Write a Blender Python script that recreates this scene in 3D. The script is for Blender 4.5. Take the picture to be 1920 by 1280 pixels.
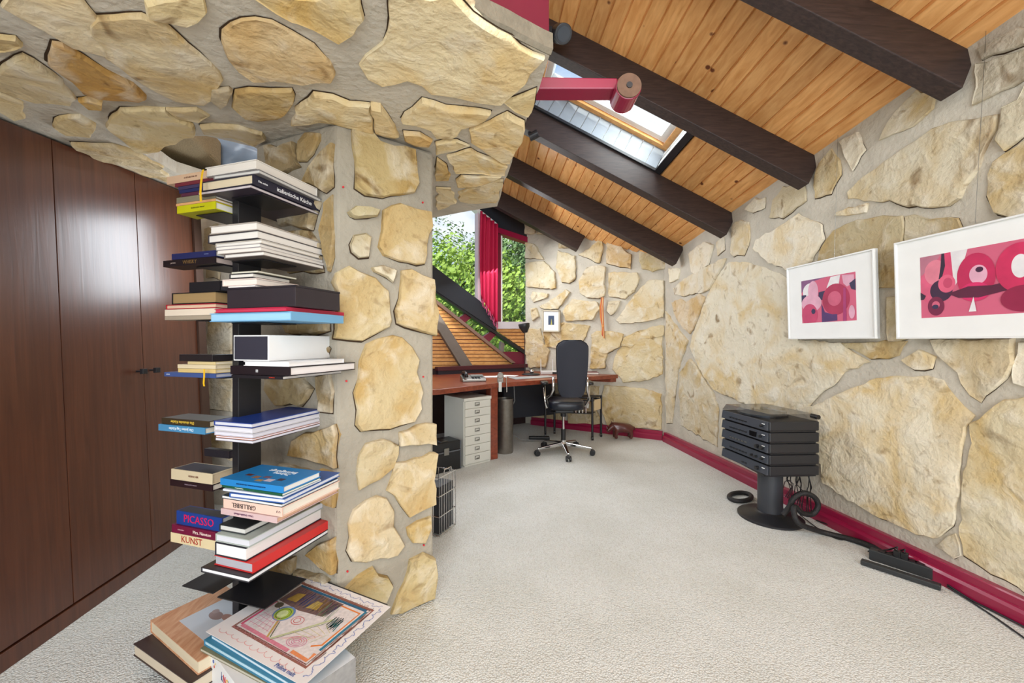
import bpy, bmesh, math, random
from mathutils import Vector, Matrix, noise, geometry
random.seed(7)
for o in list(bpy.data.objects): bpy.data.objects.remove(o)
scn = bpy.context.scene
COL = scn.collection
F = 750.0; CX = 960.0; CY = 640.0; H = 1.15

# ------------------------------------------------------------------ camera, light, exposure
cam = bpy.data.cameras.new('camera'); cam.sensor_width = 36; cam.lens = F/1920*36
cam.clip_start = 0.02; cam.clip_end = 300
co = bpy.data.objects.new('camera', cam); COL.objects.link(co)
co.location = (0, 0, H); co.rotation_euler = (math.radians(90), 0, 0)
scn.camera = co
vs = scn.view_settings
vs.view_transform = 'Standard'; vs.look = 'None'; vs.gamma = 1; vs.use_curve_mapping = False
vs.exposure = 0.25

w = bpy.data.worlds.new('sky'); scn.world = w; w.use_nodes = True
nt = w.node_tree; nt.nodes.clear()
out = nt.nodes.new('ShaderNodeOutputWorld'); bg = nt.nodes.new('ShaderNodeBackground')
tc = nt.nodes.new('ShaderNodeTexCoord'); mp = nt.nodes.new('ShaderNodeMapping'); mp.inputs['Scale'].default_value = (1, 1, 2.2)
nz = nt.nodes.new('ShaderNodeTexNoise'); nz.inputs['Scale'].default_value = 3.2; nz.inputs['Detail'].default_value = 7
rp = nt.nodes.new('ShaderNodeValToRGB')
rp.color_ramp.elements[0].position = .42; rp.color_ramp.elements[0].color = (.33, .52, .86, 1)
rp.color_ramp.elements[1].position = .58; rp.color_ramp.elements[1].color = (.93, .95, 1, 1)
nt.links.new(tc.outputs['Generated'], mp.inputs['Vector']); nt.links.new(mp.outputs['Vector'], nz.inputs['Vector'])
nt.links.new(nz.outputs['Fac'], rp.inputs['Fac']); nt.links.new(rp.outputs['Color'], bg.inputs['Color'])
bg.inputs['Strength'].default_value = 1.0; nt.links.new(bg.outputs['Background'], out.inputs['Surface'])

def light(name, kind, loc, target, power, size=1, size_y=None, color=(1, 1, 1)):
    l = bpy.data.lights.new(name, kind); l.energy = power; l.color = color
    if kind == 'AREA':
        l.size = size
        if size_y: l.shape = 'RECTANGLE'; l.size_y = size_y
    else: l.angle = size
    o = bpy.data.objects.new(name, l); COL.objects.link(o); o.location = loc
    o.rotation_euler = (Vector(target)-Vector(loc)).to_track_quat('-Z', 'Y').to_euler()
    return o
light('sunlight', 'SUN', (-1.5, -7, 14.2), (0, 0, 10), 5.0, math.radians(1.0), color=(1, .96, .88))
light('assumed_daylight_behind', 'AREA', (.4, -2.3, 3.3), (.1, 2.8, .9), 165, 3.6, 2.6, (.85, .935, 1))  # added lamp for assumed windows high behind the camera, none modelled
light('low_fill_behind', 'AREA', (.5, -3.0, .7), (.2, 1.6, 2.1), 105, 4.2, 1.2, (.88, .95, 1))  # added fill lamp behind the camera, lifts the stone soffit
light('skylight_daylight', 'AREA', (1.25, 3.25, 3.20), (1.25-.56, 3.25-.19, 2.2), 26, .95, .6, (.95, .98, 1))
light('assumed_loft_daylight', 'AREA', (-1.0, 2.2, 3.6), (-1.7, 2.0, 2.1), 4, .8, .6, (.92, .96, 1))  # added lamp for assumed loft daylight, brightens the things seen through the hole
light('office_window_daylight', 'AREA', (-.45, 4.6, 2.35), (1.0, 3.4, .2), 36, 1.5, .9, (.93, .97, 1))
light('assumed_stair_light', 'AREA', (-1.56, 2.5, 1.68), (-1.85, 1.6, 1.2), 5.5, .30, .5, (.86, .93, 1))  # bare added lamp, no window modelled; assumed source of the closet door reflection

# ------------------------------------------------------------------ helpers
def lin(c):
    r = []
    for v in c[:3]:
        v = v/255.0; r.append(v/12.92 if v <= .04045 else ((v+.055)/1.055)**2.4)
    return (r[0], r[1], r[2], 1)
MATS = {}
def mat(name, rgb, rough=.6, metal=0, bump=0, bscale=60, var=0, vscale=8, spec=.5, coat=0, detail=4, stretch=None):
    if name in MATS: return MATS[name]
    m = bpy.data.materials.new(name); m.use_nodes = True; n = m.node_tree.nodes; L = m.node_tree.links
    b = n['Principled BSDF']; c = lin(rgb)
    b.inputs['Base Color'].default_value = c; b.inputs['Roughness'].default_value = rough; b.inputs['Metallic'].default_value = metal
    b.inputs['Specular IOR Level'].default_value = spec; b.inputs['Coat Weight'].default_value = coat
    if bump or var or True:
        t = n.new('ShaderNodeTexCoord'); mpn = n.new('ShaderNodeMapping')
        if stretch: mpn.inputs['Scale'].default_value = stretch
        L.new(t.outputs['Object'], mpn.inputs['Vector'])
    v_ = var if var else .06
    z = n.new('ShaderNodeTexNoise'); z.inputs['Scale'].default_value = vscale; z.inputs['Detail'].default_value = detail
    L.new(mpn.outputs['Vector'], z.inputs['Vector'])
    mx = n.new('ShaderNodeMix'); mx.data_type = 'RGBA'
    mx.inputs[6].default_value = tuple(x*(1-v_) for x in c[:3])+(1,); mx.inputs[7].default_value = tuple(min(1, x*(1+v_)) for x in c[:3])+(1,)
    L.new(z.outputs['Fac'], mx.inputs[0]); L.new(mx.outputs[2], b.inputs['Base Color'])
    if bump:
        z2 = n.new('ShaderNodeTexNoise'); z2.inputs['Scale'].default_value = bscale; z2.inputs['Detail'].default_value = 6
        L.new(mpn.outputs['Vector'], z2.inputs['Vector'])
        bp = n.new('ShaderNodeBump'); bp.inputs['Strength'].default_value = bump; bp.inputs['Distance'].default_value = .01
        L.new(z2.outputs['Fac'], bp.inputs['Height']); L.new(bp.outputs['Normal'], b.inputs['Normal'])
    MATS[name] = m; return m
def C3(rgb, rough=.55): return mat('c_%d_%d_%d_%d' % (rgb[0], rgb[1], rgb[2], int(rough*100)), rgb, rough)

def stone_material():
    m = bpy.data.materials.new('sandstone'); m.use_nodes = True; n = m.node_tree.nodes; L = m.node_tree.links
    b = n['Principled BSDF']; b.inputs['Roughness'].default_value = .88; b.inputs['Specular IOR Level'].default_value = .2
    t = n.new('ShaderNodeTexCoord'); oi = n.new('ShaderNodeObjectInfo')
    ad = n.new('ShaderNodeVectorMath'); ad.operation = 'MULTIPLY_ADD'; ad.inputs[1].default_value = (1, 1, 1)
    sc = n.new('ShaderNodeVectorMath'); sc.operation = 'SCALE'; sc.inputs['Scale'].default_value = 30
    L.new(oi.outputs['Random'], sc.inputs[0]); L.new(t.outputs['Object'], ad.inputs[0]); L.new(sc.outputs[0], ad.inputs[2])
    def nzz(s, d=6, dist=0):
        z = n.new('ShaderNodeTexNoise'); z.inputs['Scale'].default_value = s; z.inputs['Detail'].default_value = d
        z.inputs['Distortion'].default_value = dist; L.new(ad.outputs[0], z.inputs['Vector']); return z
    def ramp(src, p0, p1):
        r = n.new('ShaderNodeMapRange'); r.inputs['From Min'].default_value = p0; r.inputs['From Max'].default_value = p1
        L.new(src, r.inputs['Value']); return r.outputs['Result']
    def mixc(fac, a, bcol, mode='MIX'):
        x = n.new('ShaderNodeMix'); x.data_type = 'RGBA'; x.blend_type = mode
        if hasattr(fac, 'links'): L.new(fac, x.inputs[0])
        else: x.inputs[0].default_value = fac
        if hasattr(a, 'links'): L.new(a, x.inputs[6])
        else: x.inputs[6].default_value = a
        if hasattr(bcol, 'links'): L.new(bcol, x.inputs[7])
        else: x.inputs[7].default_value = bcol
        return x.outputs[2]
    z1 = nzz(2.6, 5, 1.2); z2 = nzz(9, 8, .6); z3 = nzz(38, 6)
    base = oi.outputs['Color']
    och = mixc(1.0, base, lin((242, 224, 188)), 'MULTIPLY')
    c1 = mixc(ramp(z1.outputs['Fac'], .44, .68), base, och)
    pale = mixc(.5, base, lin((232, 224, 208)))
    c2 = mixc(ramp(z2.outputs['Fac'], .5, .72), c1, pale)
    dark = mixc(1.0, c2, lin((176, 160, 142)), 'MULTIPLY')
    c3 = mixc(ramp(z3.outputs['Fac'], .62, .95), c2, dark)
    z4 = nzz(5.2, 9, 2.0)
    c4 = mixc(ramp(z4.outputs['Fac'], .60, .75), c3, dark)
    L.new(c4, b.inputs['Base Color'])
    zr = nzz(7, 8, .8); zr.noise_type = 'RIDGED_MULTIFRACTAL'; zr.inputs['Roughness'].default_value = .55
    m0 = n.new('ShaderNodeMath'); m0.operation = 'MULTIPLY'; m0.inputs[1].default_value = .16; L.new(zr.outputs['Fac'], m0.inputs[0])
    mu = n.new('ShaderNodeMath'); mu.operation = 'MULTIPLY_ADD'; mu.inputs[1].default_value = .35
    L.new(z3.outputs['Fac'], mu.inputs[0]); m1 = n.new('ShaderNodeMath'); L.new(z2.outputs['Fac'], m1.inputs[0]); L.new(m0.outputs[0], m1.inputs[1]); L.new(m1.outputs[0], mu.inputs[2])
    bp = n.new('ShaderNodeBump'); bp.inputs['Strength'].default_value = .75; bp.inputs['Distance'].default_value = .03
    L.new(mu.outputs[0], bp.inputs['Height']); L.new(bp.outputs['Normal'], b.inputs['Normal'])
    return m
STONE = stone_material()
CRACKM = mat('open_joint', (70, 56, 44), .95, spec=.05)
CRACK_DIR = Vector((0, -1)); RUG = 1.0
MORTAR = mat('mortar', (198, 190, 175), .92, bump=.8, bscale=38, var=.26, vscale=6, spec=.1, detail=10)

def carpet_material():
    m = bpy.data.materials.new('loop_carpet'); m.use_nodes = True; n = m.node_tree.nodes; L = m.node_tree.links
    b = n['Principled BSDF']; b.inputs['Roughness'].default_value = .95; b.inputs['Specular IOR Level'].default_value = .1
    t = n.new('ShaderNodeTexCoord')
    v = n.new('ShaderNodeTexVoronoi'); v.inputs['Scale'].default_value = 150; L.new(t.outputs['Object'], v.inputs['Vector'])
    z = n.new('ShaderNodeTexNoise'); z.inputs['Scale'].default_value = 3; z.inputs['Detail'].default_value = 8; L.new(t.outputs['Object'], z.inputs['Vector'])
    r = n.new('ShaderNodeValToRGB'); r.color_ramp.elements[0].position = 0.1; r.color_ramp.elements[0].color = lin((238, 240, 238))
    r.color_ramp.elements[1].position = .95; r.color_ramp.elements[1].color = lin((212, 211, 204))
    L.new(v.outputs['Distance'], r.inputs['Fac'])
    x = n.new('ShaderNodeMix'); x.data_type = 'RGBA'; x.blend_type = 'MULTIPLY'; x.inputs[0].default_value = .35
    r2 = n.new('ShaderNodeValToRGB'); r2.color_ramp.elements[0].position = .35; r2.color_ramp.elements[0].color = lin((230, 229, 223)); r2.color_ramp.elements[1].position = .6
    L.new(z.outputs['Fac'], r2.inputs['Fac']); L.new(r.outputs['Color'], x.inputs[6]); L.new(r2.outputs['Color'], x.inputs[7])
    L.new(x.outputs[2], b.inputs['Base Color'])
    bp = n.new('ShaderNodeBump'); bp.invert = True; bp.inputs['Strength'].default_value = .8; bp.inputs['Distance'].default_value = .008
    L.new(v.outputs['Distance'], bp.inputs['Height']); L.new(bp.outputs['Normal'], b.inputs['Normal'])
    return m
CARPET = carpet_material()

def wood_material(name, c0, c1, stretch, rough=.5, scale=6, knots=False, ring=0, coat=0):
    m = bpy.data.materials.new(name); m.use_nodes = True; n = m.node_tree.nodes; L = m.node_tree.links
    b = n['Principled BSDF']; b.inputs['Roughness'].default_value = rough; b.inputs['Coat Weight'].default_value = coat; b.inputs['Coat Roughness'].default_value = .25
    t = n.new('ShaderNodeTexCoord'); oi = n.new('ShaderNodeObjectInfo')
    sc = n.new('ShaderNodeVectorMath'); sc.operation = 'SCALE'; sc.inputs['Scale'].default_value = 20; L.new(oi.outputs['Random'], sc.inputs[0])
    ad = n.new('ShaderNodeVectorMath'); ad.operation = 'ADD'; L.new(t.outputs['Object'], ad.inputs[0]); L.new(sc.outputs[0], ad.inputs[1])
    mpn = n.new('ShaderNodeMapping'); mpn.inputs['Scale'].default_value = stretch; L.new(ad.outputs[0], mpn.inputs['Vector'])
    z = n.new('ShaderNodeTexNoise'); z.inputs['Scale'].default_value = scale; z.inputs['Detail'].default_value = 8; z.inputs['Distortion'].default_value = .6
    L.new(mpn.outputs['Vector'], z.inputs['Vector'])
    r = n.new('ShaderNodeValToRGB'); r.color_ramp.elements[0].position = .3; r.color_ramp.elements[0].color = lin(c0)
    r.color_ramp.elements[1].position = .7; r.color_ramp.elements[1].color = lin(c1); L.new(z.outputs['Fac'], r.inputs['Fac'])
    col = r.outputs['Color']
    if knots:
        hs = n.new('ShaderNodeHueSaturation'); mr = n.new('ShaderNodeMapRange'); mr.inputs['To Min'].default_value = .86; mr.inputs['To Max'].default_value = 1.12
        L.new(oi.outputs['Random'], mr.inputs['Value']); L.new(mr.outputs['Result'], hs.inputs['Value']); L.new(col, hs.inputs['Color']); col = hs.outputs['Color']
        v = n.new('ShaderNodeTexVoronoi'); v.inputs['Scale'].default_value = 6.5; v.inputs['Randomness'].default_value = 1; L.new(ad.outputs[0], v.inputs['Vector'])
        kr = n.new('ShaderNodeMapRange'); kr.inputs['From Min'].default_value = .075; kr.inputs['From Max'].default_value = .12; L.new(v.outputs['Distance'], kr.inputs['Value'])
        x = n.new('ShaderNodeMix'); x.data_type = 'RGBA'; x.inputs[6].default_value = lin((104, 52, 22)); L.new(kr.outputs['Result'], x.inputs[0]); L.new(col, x.inputs[7]); col = x.outputs[2]
    L.new(col, b.inputs['Base Color'])
    bp = n.new('ShaderNodeBump'); bp.inputs['Strength'].default_value = .15; bp.inputs['Distance'].default_value = .004
    L.new(z.outputs['Fac'], bp.inputs['Height']); L.new(bp.outputs['Normal'], b.inputs['Normal'])
    return m
PINE = wood_material('pine_plank', (208, 144, 80), (236, 180, 116), (7, .6, 7), .42, 5, knots=True)
BEAM = wood_material('dark_stained_beam', (38, 27, 26), (62, 46, 42), (1, 9, 9), .55, 9)
CLOSET = wood_material('walnut_veneer', (74, 38, 23), (94, 52, 32), (16, 16, .5), .34, 3, coat=.35)
DESKW = wood_material('mahogany', (112, 48, 30), (150, 72, 46), (1, 6, 6), .3, 5, coat=.3)
MAROON = mat('maroon_paint', (112, 28, 52), .35, var=.1)
MAGENTA = mat('raspberry_paint', (146, 22, 62), .3, var=.08, coat=.2)
SLATW = wood_material('pine_slat', (214, 150, 84), (238, 182, 116), (.6, 6, 6), .5, 5)
GREYPAINT = mat('grey_painted_board', (150, 158, 168), .5, var=.06)
BLACKPL = mat('black_plastic', (26, 26, 28), .38, var=.1)
BLACKM = mat('black_metal', (30, 30, 34), .4, 0, var=.1)
CHROME = mat('chrome', (215, 215, 215), .12, 1)
ALU = mat('brushed_metal', (150, 148, 142), .35, 1)
WHITE = mat('white_lacquer', (236, 236, 234), .4, var=.02)
OFFW = mat('offwhite_metal', (214, 212, 202), .45, var=.03)
PAGES = mat('page_edges', (226, 220, 208), .8, var=.08, vscale=40, stretch=(1, 1, 60))
PAGEC = mat('yellowed_page_edges', (214, 192, 150), .8, var=.1, vscale=40, stretch=(1, 1, 60))
LEATHER = mat('black_leather', (22, 26, 36), .32, bump=.15, bscale=150)
MESHF = mat('dark_mesh_fabric', (48, 50, 60), .8, bump=.3, bscale=400)

def glass_material(name, tint, gloss=.08, alpha_col=(1, 1, 1, 1)):
    m = bpy.data.materials.new(name); m.use_nodes = True; n = m.node_tree.nodes; L = m.node_tree.links; n.clear()
    o = n.new('ShaderNodeOutputMaterial'); tr = n.new('ShaderNodeBsdfTransparent'); g = n.new('ShaderNodeBsdfGlossy'); mx = n.new('ShaderNodeMixShader')
    tr.inputs['Color'].default_value = tint; g.inputs['Roughness'].default_value = .03
    fr = n.new('ShaderNodeLayerWeight'); pw = n.new('ShaderNodeMath'); pw.operation = 'POWER'; pw.inputs[1].default_value = 4
    ma = n.new('ShaderNodeMath'); ma.operation = 'MULTIPLY_ADD'; ma.inputs[1].default_value = .6; ma.inputs[2].default_value = .03
    L.new(fr.outputs['Facing'], pw.inputs[0]); L.new(pw.outputs[0], ma.inputs[0]); L.new(ma.outputs[0], mx.inputs[0]); L.new(tr.outputs[0], mx.inputs[1]); L.new(g.outputs[0], mx.inputs[2]); L.new(mx.outputs[0], o.inputs['Surface'])
    return m
GLASS = glass_material('window_glass', (.96, .98, .97, 1))
SMOKE = glass_material('smoked_acrylic', (.62, .62, .64, 1))

class MB:
    def __init__(s): s.v = []; s.f = []
    def add(s, vs, fs):
        k = len(s.v); s.v += [Vector(p) for p in vs]; s.f += [tuple(i+k for i in f) for f in fs]; return s
    def hexa(s, b, t):          # 4 bottom, 4 top
        return s.add(list(b)+list(t), [(3, 2, 1, 0), (4, 5, 6, 7), (0, 1, 5, 4), (1, 2, 6, 5), (2, 3, 7, 6), (3, 0, 4, 7)])
    def box(s, a, b, M=None):
        x0, y0, z0 = a; x1, y1, z1 = b
        p = [Vector(q) for q in ((x0, y0, z0), (x1, y0, z0), (x1, y1, z0), (x0, y1, z0), (x0, y0, z1), (x1, y0, z1), (x1, y1, z1), (x0, y1, z1))]
        if M: p = [M @ q for q in p]
        return s.hexa(p[:4], p[4:])
    def cyl(s, p0, p1, r0, r1=None, n=16, cap=True):
        p0 = Vector(p0); p1 = Vector(p1); r1 = r0 if r1 is None else r1
        d = (p1-p0).normalized(); u = d.orthogonal().normalized(); w_ = d.cross(u)
        vs = []
        for p, r in ((p0, r0), (p1, r1)):
            vs += [p+(u*math.cos(2*math.pi*i/n)+w_*math.sin(2*math.pi*i/n))*r for i in range(n)]
        fs = [(i, (i+1) % n, n+(i+1) % n, n+i) for i in range(n)]
        if cap: fs += [tuple(range(n))[::-1], tuple(range(n, 2*n))]
        return s.add(vs, fs)
    def tube(s, pts, r, n=8, closed=False):
        pts = [Vector(p) for p in pts]; k = len(s.v); N = len(pts); up = None
        for i, p in enumerate(pts):
            if closed: d = pts[(i+1) % N]-pts[i-1]
            else: d = pts[min(i+1, N-1)]-pts[max(i-1, 0)]
            d.normalize()
            if up is None: up = d.orthogonal().normalized()
            up = (up-d*up.dot(d)); up = up.normalized() if up.length > 1e-6 else d.orthogonal().normalized()
            w_ = d.cross(up); rr = r[i] if isinstance(r, (list, tuple)) else r
            s.v += [p+(up*math.cos(2*math.pi*j/n)+w_*math.sin(2*math.pi*j/n))*rr for j in range(n)]
        for i in range(N if closed else N-1):
            a = k+i*n; b = k+((i+1) % N)*n
            s.f += [(a+j, a+(j+1) % n, b+(j+1) % n, b+j) for j in range(n)]
        if not closed: s.f += [tuple(k+j for j in range(n))[::-1], tuple(k+(N-1)*n+j for j in range(n))]
        return s
    def prism(s, poly, vec):
        n = len(poly); vec = Vector(vec); a = [Vector(p) for p in poly]
        return s.add(a+[p+vec for p in a], [tuple(range(n))[::-1], tuple(range(n, 2*n))]+[(i, (i+1) % n, n+(i+1) % n, n+i) for i in range(n)])
    def lathe(s, prof, n=32, M=None):
        k = len(s.v); M = M or Matrix()
        for r, z in prof: s.v += [M @ Vector((r*math.cos(2*math.pi*j/n), r*math.sin(2*math.pi*j/n), z)) for j in range(n)]
        for i in range(len(prof)-1):
            a = k+i*n; b = a+n
            s.f += [(a+j, a+(j+1) % n, b+(j+1) % n, b+j) for j in range(n)]
        s.f += [tuple(k+j for j in range(n))[::-1], tuple(k+(len(prof)-1)*n+j for j in range(n))]
        return s
    def build(s, name, m, parent=None, smooth=False, bevel=0, seg=2, auto=False):
        me = bpy.data.meshes.new(name); me.from_pydata(s.v, [], s.f); me.materials.append(m)
        bm = bmesh.new(); bm.from_mesh(me); bmesh.ops.recalc_face_normals(bm, faces=bm.faces); bm.to_mesh(me); bm.free()
        o = bpy.data.objects.new(name, me); COL.objects.link(o)
        if parent: o.parent = parent; o.matrix_parent_inverse = world(parent).inverted()
        if smooth:
            for p in me.polygons: p.use_smooth = True
            if auto:
                for e in me.edges: pass
                md = o.modifiers.new('es', 'EDGE_SPLIT'); md.split_angle = math.radians(40)
        if bevel:
            md = o.modifiers.new('bevel', 'BEVEL'); md.width = bevel; md.segments = seg; md.limit_method = 'ANGLE'
        return o
def world(o):
    M = o.matrix_basis.copy()
    while o.parent: M = o.parent.matrix_basis @ o.matrix_parent_inverse @ M if False else (o.parent.matrix_basis @ o.matrix_parent_inverse @ M); o = o.parent
    return M
def tag(o, label=None, cat=None, group=None, kind=None):
    if label: o['label'] = label
    if cat: o['category'] = cat
    if group: o['group'] = group
    if kind: o['kind'] = kind
    return o
def thing(name, label, cat, loc=(0, 0, 0), group=None):
    o = bpy.data.objects.new(name, None); COL.objects.link(o); o.location = loc; o.empty_display_size = .05
    return tag(o, label, cat, group)
def struct(o): o['kind'] = 'structure'; return o
def ray(x, y): return Vector(((x-CX)/F, 1, (CY-y)/F))
def hit(x, y, p, n):
    d = ray(x, y); o = Vector((0, 0, H)); return o+d*((Vector(p)-o).dot(n)/d.dot(n))
def text(s, size, M, m, parent, ext=.0004, align='CENTER', sx=1.0, name='lettering'):
    cu = bpy.data.curves.new(name, 'FONT'); cu.body = s; cu.size = size; cu.extrude = ext; cu.align_x = align; cu.align_y = 'CENTER'; cu.resolution_u = 2
    tmp = bpy.data.objects.new('tmp', cu); COL.objects.link(tmp)
    dg = bpy.context.evaluated_depsgraph_get(); me = bpy.data.meshes.new_from_object(tmp.evaluated_get(dg))
    bpy.data.objects.remove(tmp); me.transform(M @ Matrix.Diagonal((sx, 1, 1, 1))); me.materials.clear(); me.materials.append(m)
    o = bpy.data.objects.new(name, me); COL.objects.link(o)
    if parent: o.parent = parent; o.matrix_parent_inverse = world(parent).inverted()
    return o
def basis(o, x, y, z):
    M = Matrix.Identity(4)
    for i, v in enumerate((x, y, z)):
        v = Vector(v)
        for j in range(3): M[j][i] = v[j]
    for j in range(3): M[j][3] = o[j]
    return M

# ------------------------------------------------------------------ stones
def col_jit(c, j=.05):
    k = 1+random.uniform(-j, j); return tuple(min(1, x*k) for x in lin(c)[:3])+(1,)
def stone(pts2, to3, parent, proud, rgb, seed):
    """pts2: outline in metres on the wall plane, to3(u,v,h) maps to world"""
    pts = [Vector(p) for p in pts2]; n = len(pts)
    c = sum(pts, Vector((0, 0)))/n; o2 = []
    for i in range(n):
        a = pts[i]; b = pts[(i+1) % n]; L = (b-a).length; k = max(1, int(L/.035)); nn = Vector((-(b-a).y, (b-a).x))
        if nn.length > 0: nn.normalize()
        for j in range(k):
            t = j/k; p = a.lerp(b, t)
            amp = min(.010, L*.10); s_ = noise.noise(Vector((p.x*14+seed*3.1, p.y*14, seed)))+.6*noise.noise(Vector((p.x*45, p.y*45, seed)))
            o2.append(p+nn*s_*amp*1.6-(c-p).normalized()*.004)
    m = len(o2); v = []
    size = max((p-c).length for p in o2); ins = min(.007, .07*size+.001)
    tx = random.uniform(-.03, .03); ty = random.uniform(-.03, .03); rug = RUG
    def hgt(q, edge=1.0):
        a = noise.fractal(Vector((q.x*5, q.y*5, seed)), 1.0, 2.1, 4)
        b = noise.noise(Vector((q.x*3.1+seed, q.y*7.3, seed*1.7)))*2.2; fl = math.floor(b); fr_ = b-fl; st_ = fl+min(1, max(0, (fr_-.40)/.2))
        h = proud+(q.x-c.x)*tx+(q.y-c.y)*ty+rug*(.010*a*edge+.0045*st_*edge)
        return max(h, .004)
    for ring, (f, h) in enumerate(((0, -.03), (0, .62), (ins*.5, .93))):
        for p in o2:
            q = p+(c-p).normalized()*f
            v.append(to3(q.x, q.y, h if ring == 0 else max(.0035, h*hgt(q, .4))))
    f = [(r*m+i, r*m+(i+1) % m, (r+1)*m+(i+1) % m, (r+1)*m+i) for r in range(2) for i in range(m)]
    mb = MB(); mb.v = v; mb.f = f
    o3 = [p+(c-p).normalized()*ins for p in o2]
    xs = [p.x for p in o3]; ys2 = [p.y for p in o3]; stp = max(.022, min(.045, size*.09)); rr_ = random.Random(int(seed*97)); pts_in = []
    def inside(q):
        w_ = False; k_ = m-1
        for i_ in range(m):
            a_, b_ = o3[i_], o3[k_]
            if (a_.y > q.y) != (b_.y > q.y) and q.x < (b_.x-a_.x)*(q.y-a_.y)/(b_.y-a_.y)+a_.x: w_ = not w_
            k_ = i_
        return w_
    y_ = min(ys2)+stp*.5
    while y_ < max(ys2):
        x_ = min(xs)+stp*.5
        while x_ < max(xs):
            q = Vector((x_+rr_.uniform(-.4, .4)*stp, y_+rr_.uniform(-.4, .4)*stp))
            if inside(q) and min((q-p).length_squared for p in o3) > (stp*.45)**2: pts_in.append(q)
            x_ += stp
        y_ += stp
    res = geometry.delaunay_2d_cdt(o3+pts_in, [(i_, (i_+1) % m) for i_ in range(m)], [], 1, 1e-5)
    k3 = len(mb.v)
    for q in res[0]: mb.v.append(to3(q.x, q.y, hgt(q)))
    for t_ in res[2]: mb.f.append(tuple(k3+x for x in t_))
    # stitch ring to the cap boundary
    idx = {}
    for n_i, origs in enumerate(res[3]):
        for o_ in origs:
            if o_ < m: idx[o_] = k3+n_i
    for i_ in range(m):
        j_ = (i_+1) % m
        if i_ in idx and j_ in idx and idx[i_] != idx[j_]: mb.f.append((2*m+i_, 2*m+j_, idx[j_], idx[i_]))
    nf = len(mb.f)
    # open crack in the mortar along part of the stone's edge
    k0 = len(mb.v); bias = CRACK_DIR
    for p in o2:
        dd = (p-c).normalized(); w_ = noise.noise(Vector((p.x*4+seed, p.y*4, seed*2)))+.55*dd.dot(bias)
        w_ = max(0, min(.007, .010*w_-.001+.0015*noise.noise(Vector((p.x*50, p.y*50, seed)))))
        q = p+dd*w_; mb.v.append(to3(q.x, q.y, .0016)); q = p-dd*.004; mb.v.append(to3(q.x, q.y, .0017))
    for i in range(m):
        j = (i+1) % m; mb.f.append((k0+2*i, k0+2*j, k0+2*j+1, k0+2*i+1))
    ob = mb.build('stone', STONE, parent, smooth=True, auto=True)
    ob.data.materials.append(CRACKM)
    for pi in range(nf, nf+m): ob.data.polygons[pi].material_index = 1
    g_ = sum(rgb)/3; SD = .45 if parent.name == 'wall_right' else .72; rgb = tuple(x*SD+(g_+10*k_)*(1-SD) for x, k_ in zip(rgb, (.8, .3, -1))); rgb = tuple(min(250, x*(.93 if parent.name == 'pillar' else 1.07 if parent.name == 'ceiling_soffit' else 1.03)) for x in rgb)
    ob.color = col_jit(rgb)
    return ob
def stones(rows, ox, oy, sc, plane2, to3, parent, proud, pal):
    for i, r in enumerate(rows):
        rgb = pal[random.randrange(len(pal))]; pts = r
        if isinstance(r[0][0], tuple): pts, rgb = r
        px = [(ox+a/sc, oy+b/sc) for a, b in pts]
        stone([plane2(x, y) for x, y in px], to3, parent, proud*random.uniform(.8, 1.25), rgb, i+ox*.01)
def wall_maps(p, d, n):
    """vertical wall through p along d, outward normal n"""
    p = Vector((p[0], p[1], 0)); d = Vector((d[0], d[1], 0)).normalized(); n = Vector((n[0], n[1], 0)).normalized()
    def to2(x, y):
        q = hit(x, y, p, n); return ((q-p).dot(d), q.z)
    def to3(u, v, h): return p+d*u+Vector((0, 0, v))+n*h
    return to2, to3

# ------------------------------------------------------------------ room shell
def Xw(Y): return 2.2794-.1067*Y
def zc(X, Y): return 4.007-.1928*Y-.5577*X
WR = Vector((2.104, 1.6437)); DR = Vector((-.1067, 1)).normalized(); NR = Vector((-1, -.1067)).normalized()
WB = Vector((1.785, 4.68)); DB = Vector((-1.067, .64)).normalized(); NB = Vector((-DB.y, DB.x)); NB = -NB if NB.y > 0 else NB
GP1 = Vector((.19, 5.64)); GP0 = Vector((-.93, 4.98)); DG = (GP1-GP0).normalized(); NG = Vector((DG.y, -DG.x))

fl = MB().box((-3.2, -2.2, -.12), (2.7, 6.4, 0)).build('floor', CARPET); struct(fl)

# right wall
def wallslab(name, p0, p1, n, ztop0, ztop1, th, m, z0=-.1):
    p0 = Vector((p0[0], p0[1], 0)); p1 = Vector((p1[0], p1[1], 0)); n = Vector((n[0], n[1], 0)).normalized()*-th
    b = [p0+Vector((0, 0, z0)), p1+Vector((0, 0, z0)), p1+n+Vector((0, 0, z0)), p0+n+Vector((0, 0, z0))]
    t = [p0+Vector((0, 0, ztop0)), p1+Vector((0, 0, ztop1)), p1+n+Vector((0, 0, ztop1)), p0+n+Vector((0, 0, ztop0))]
    o = MB().hexa(b, t).build(name, m); struct(o); return o
ya, yb = -1.5, 4.70
wr = wallslab('wall_right', (Xw(ya), ya), (Xw(yb), yb), NR, 2.736-.1333*ya+.03, 2.736-.1333*yb+.03, .3, MORTAR)
pb = WB-DB*.02
pe = Vector((.19, 5.64))
wb = wallslab('wall_back', pb, pe, NB, zc(pb.x, pb.y)+.03, zc(pe.x, pe.y)+.03, .3, MORTAR)

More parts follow.
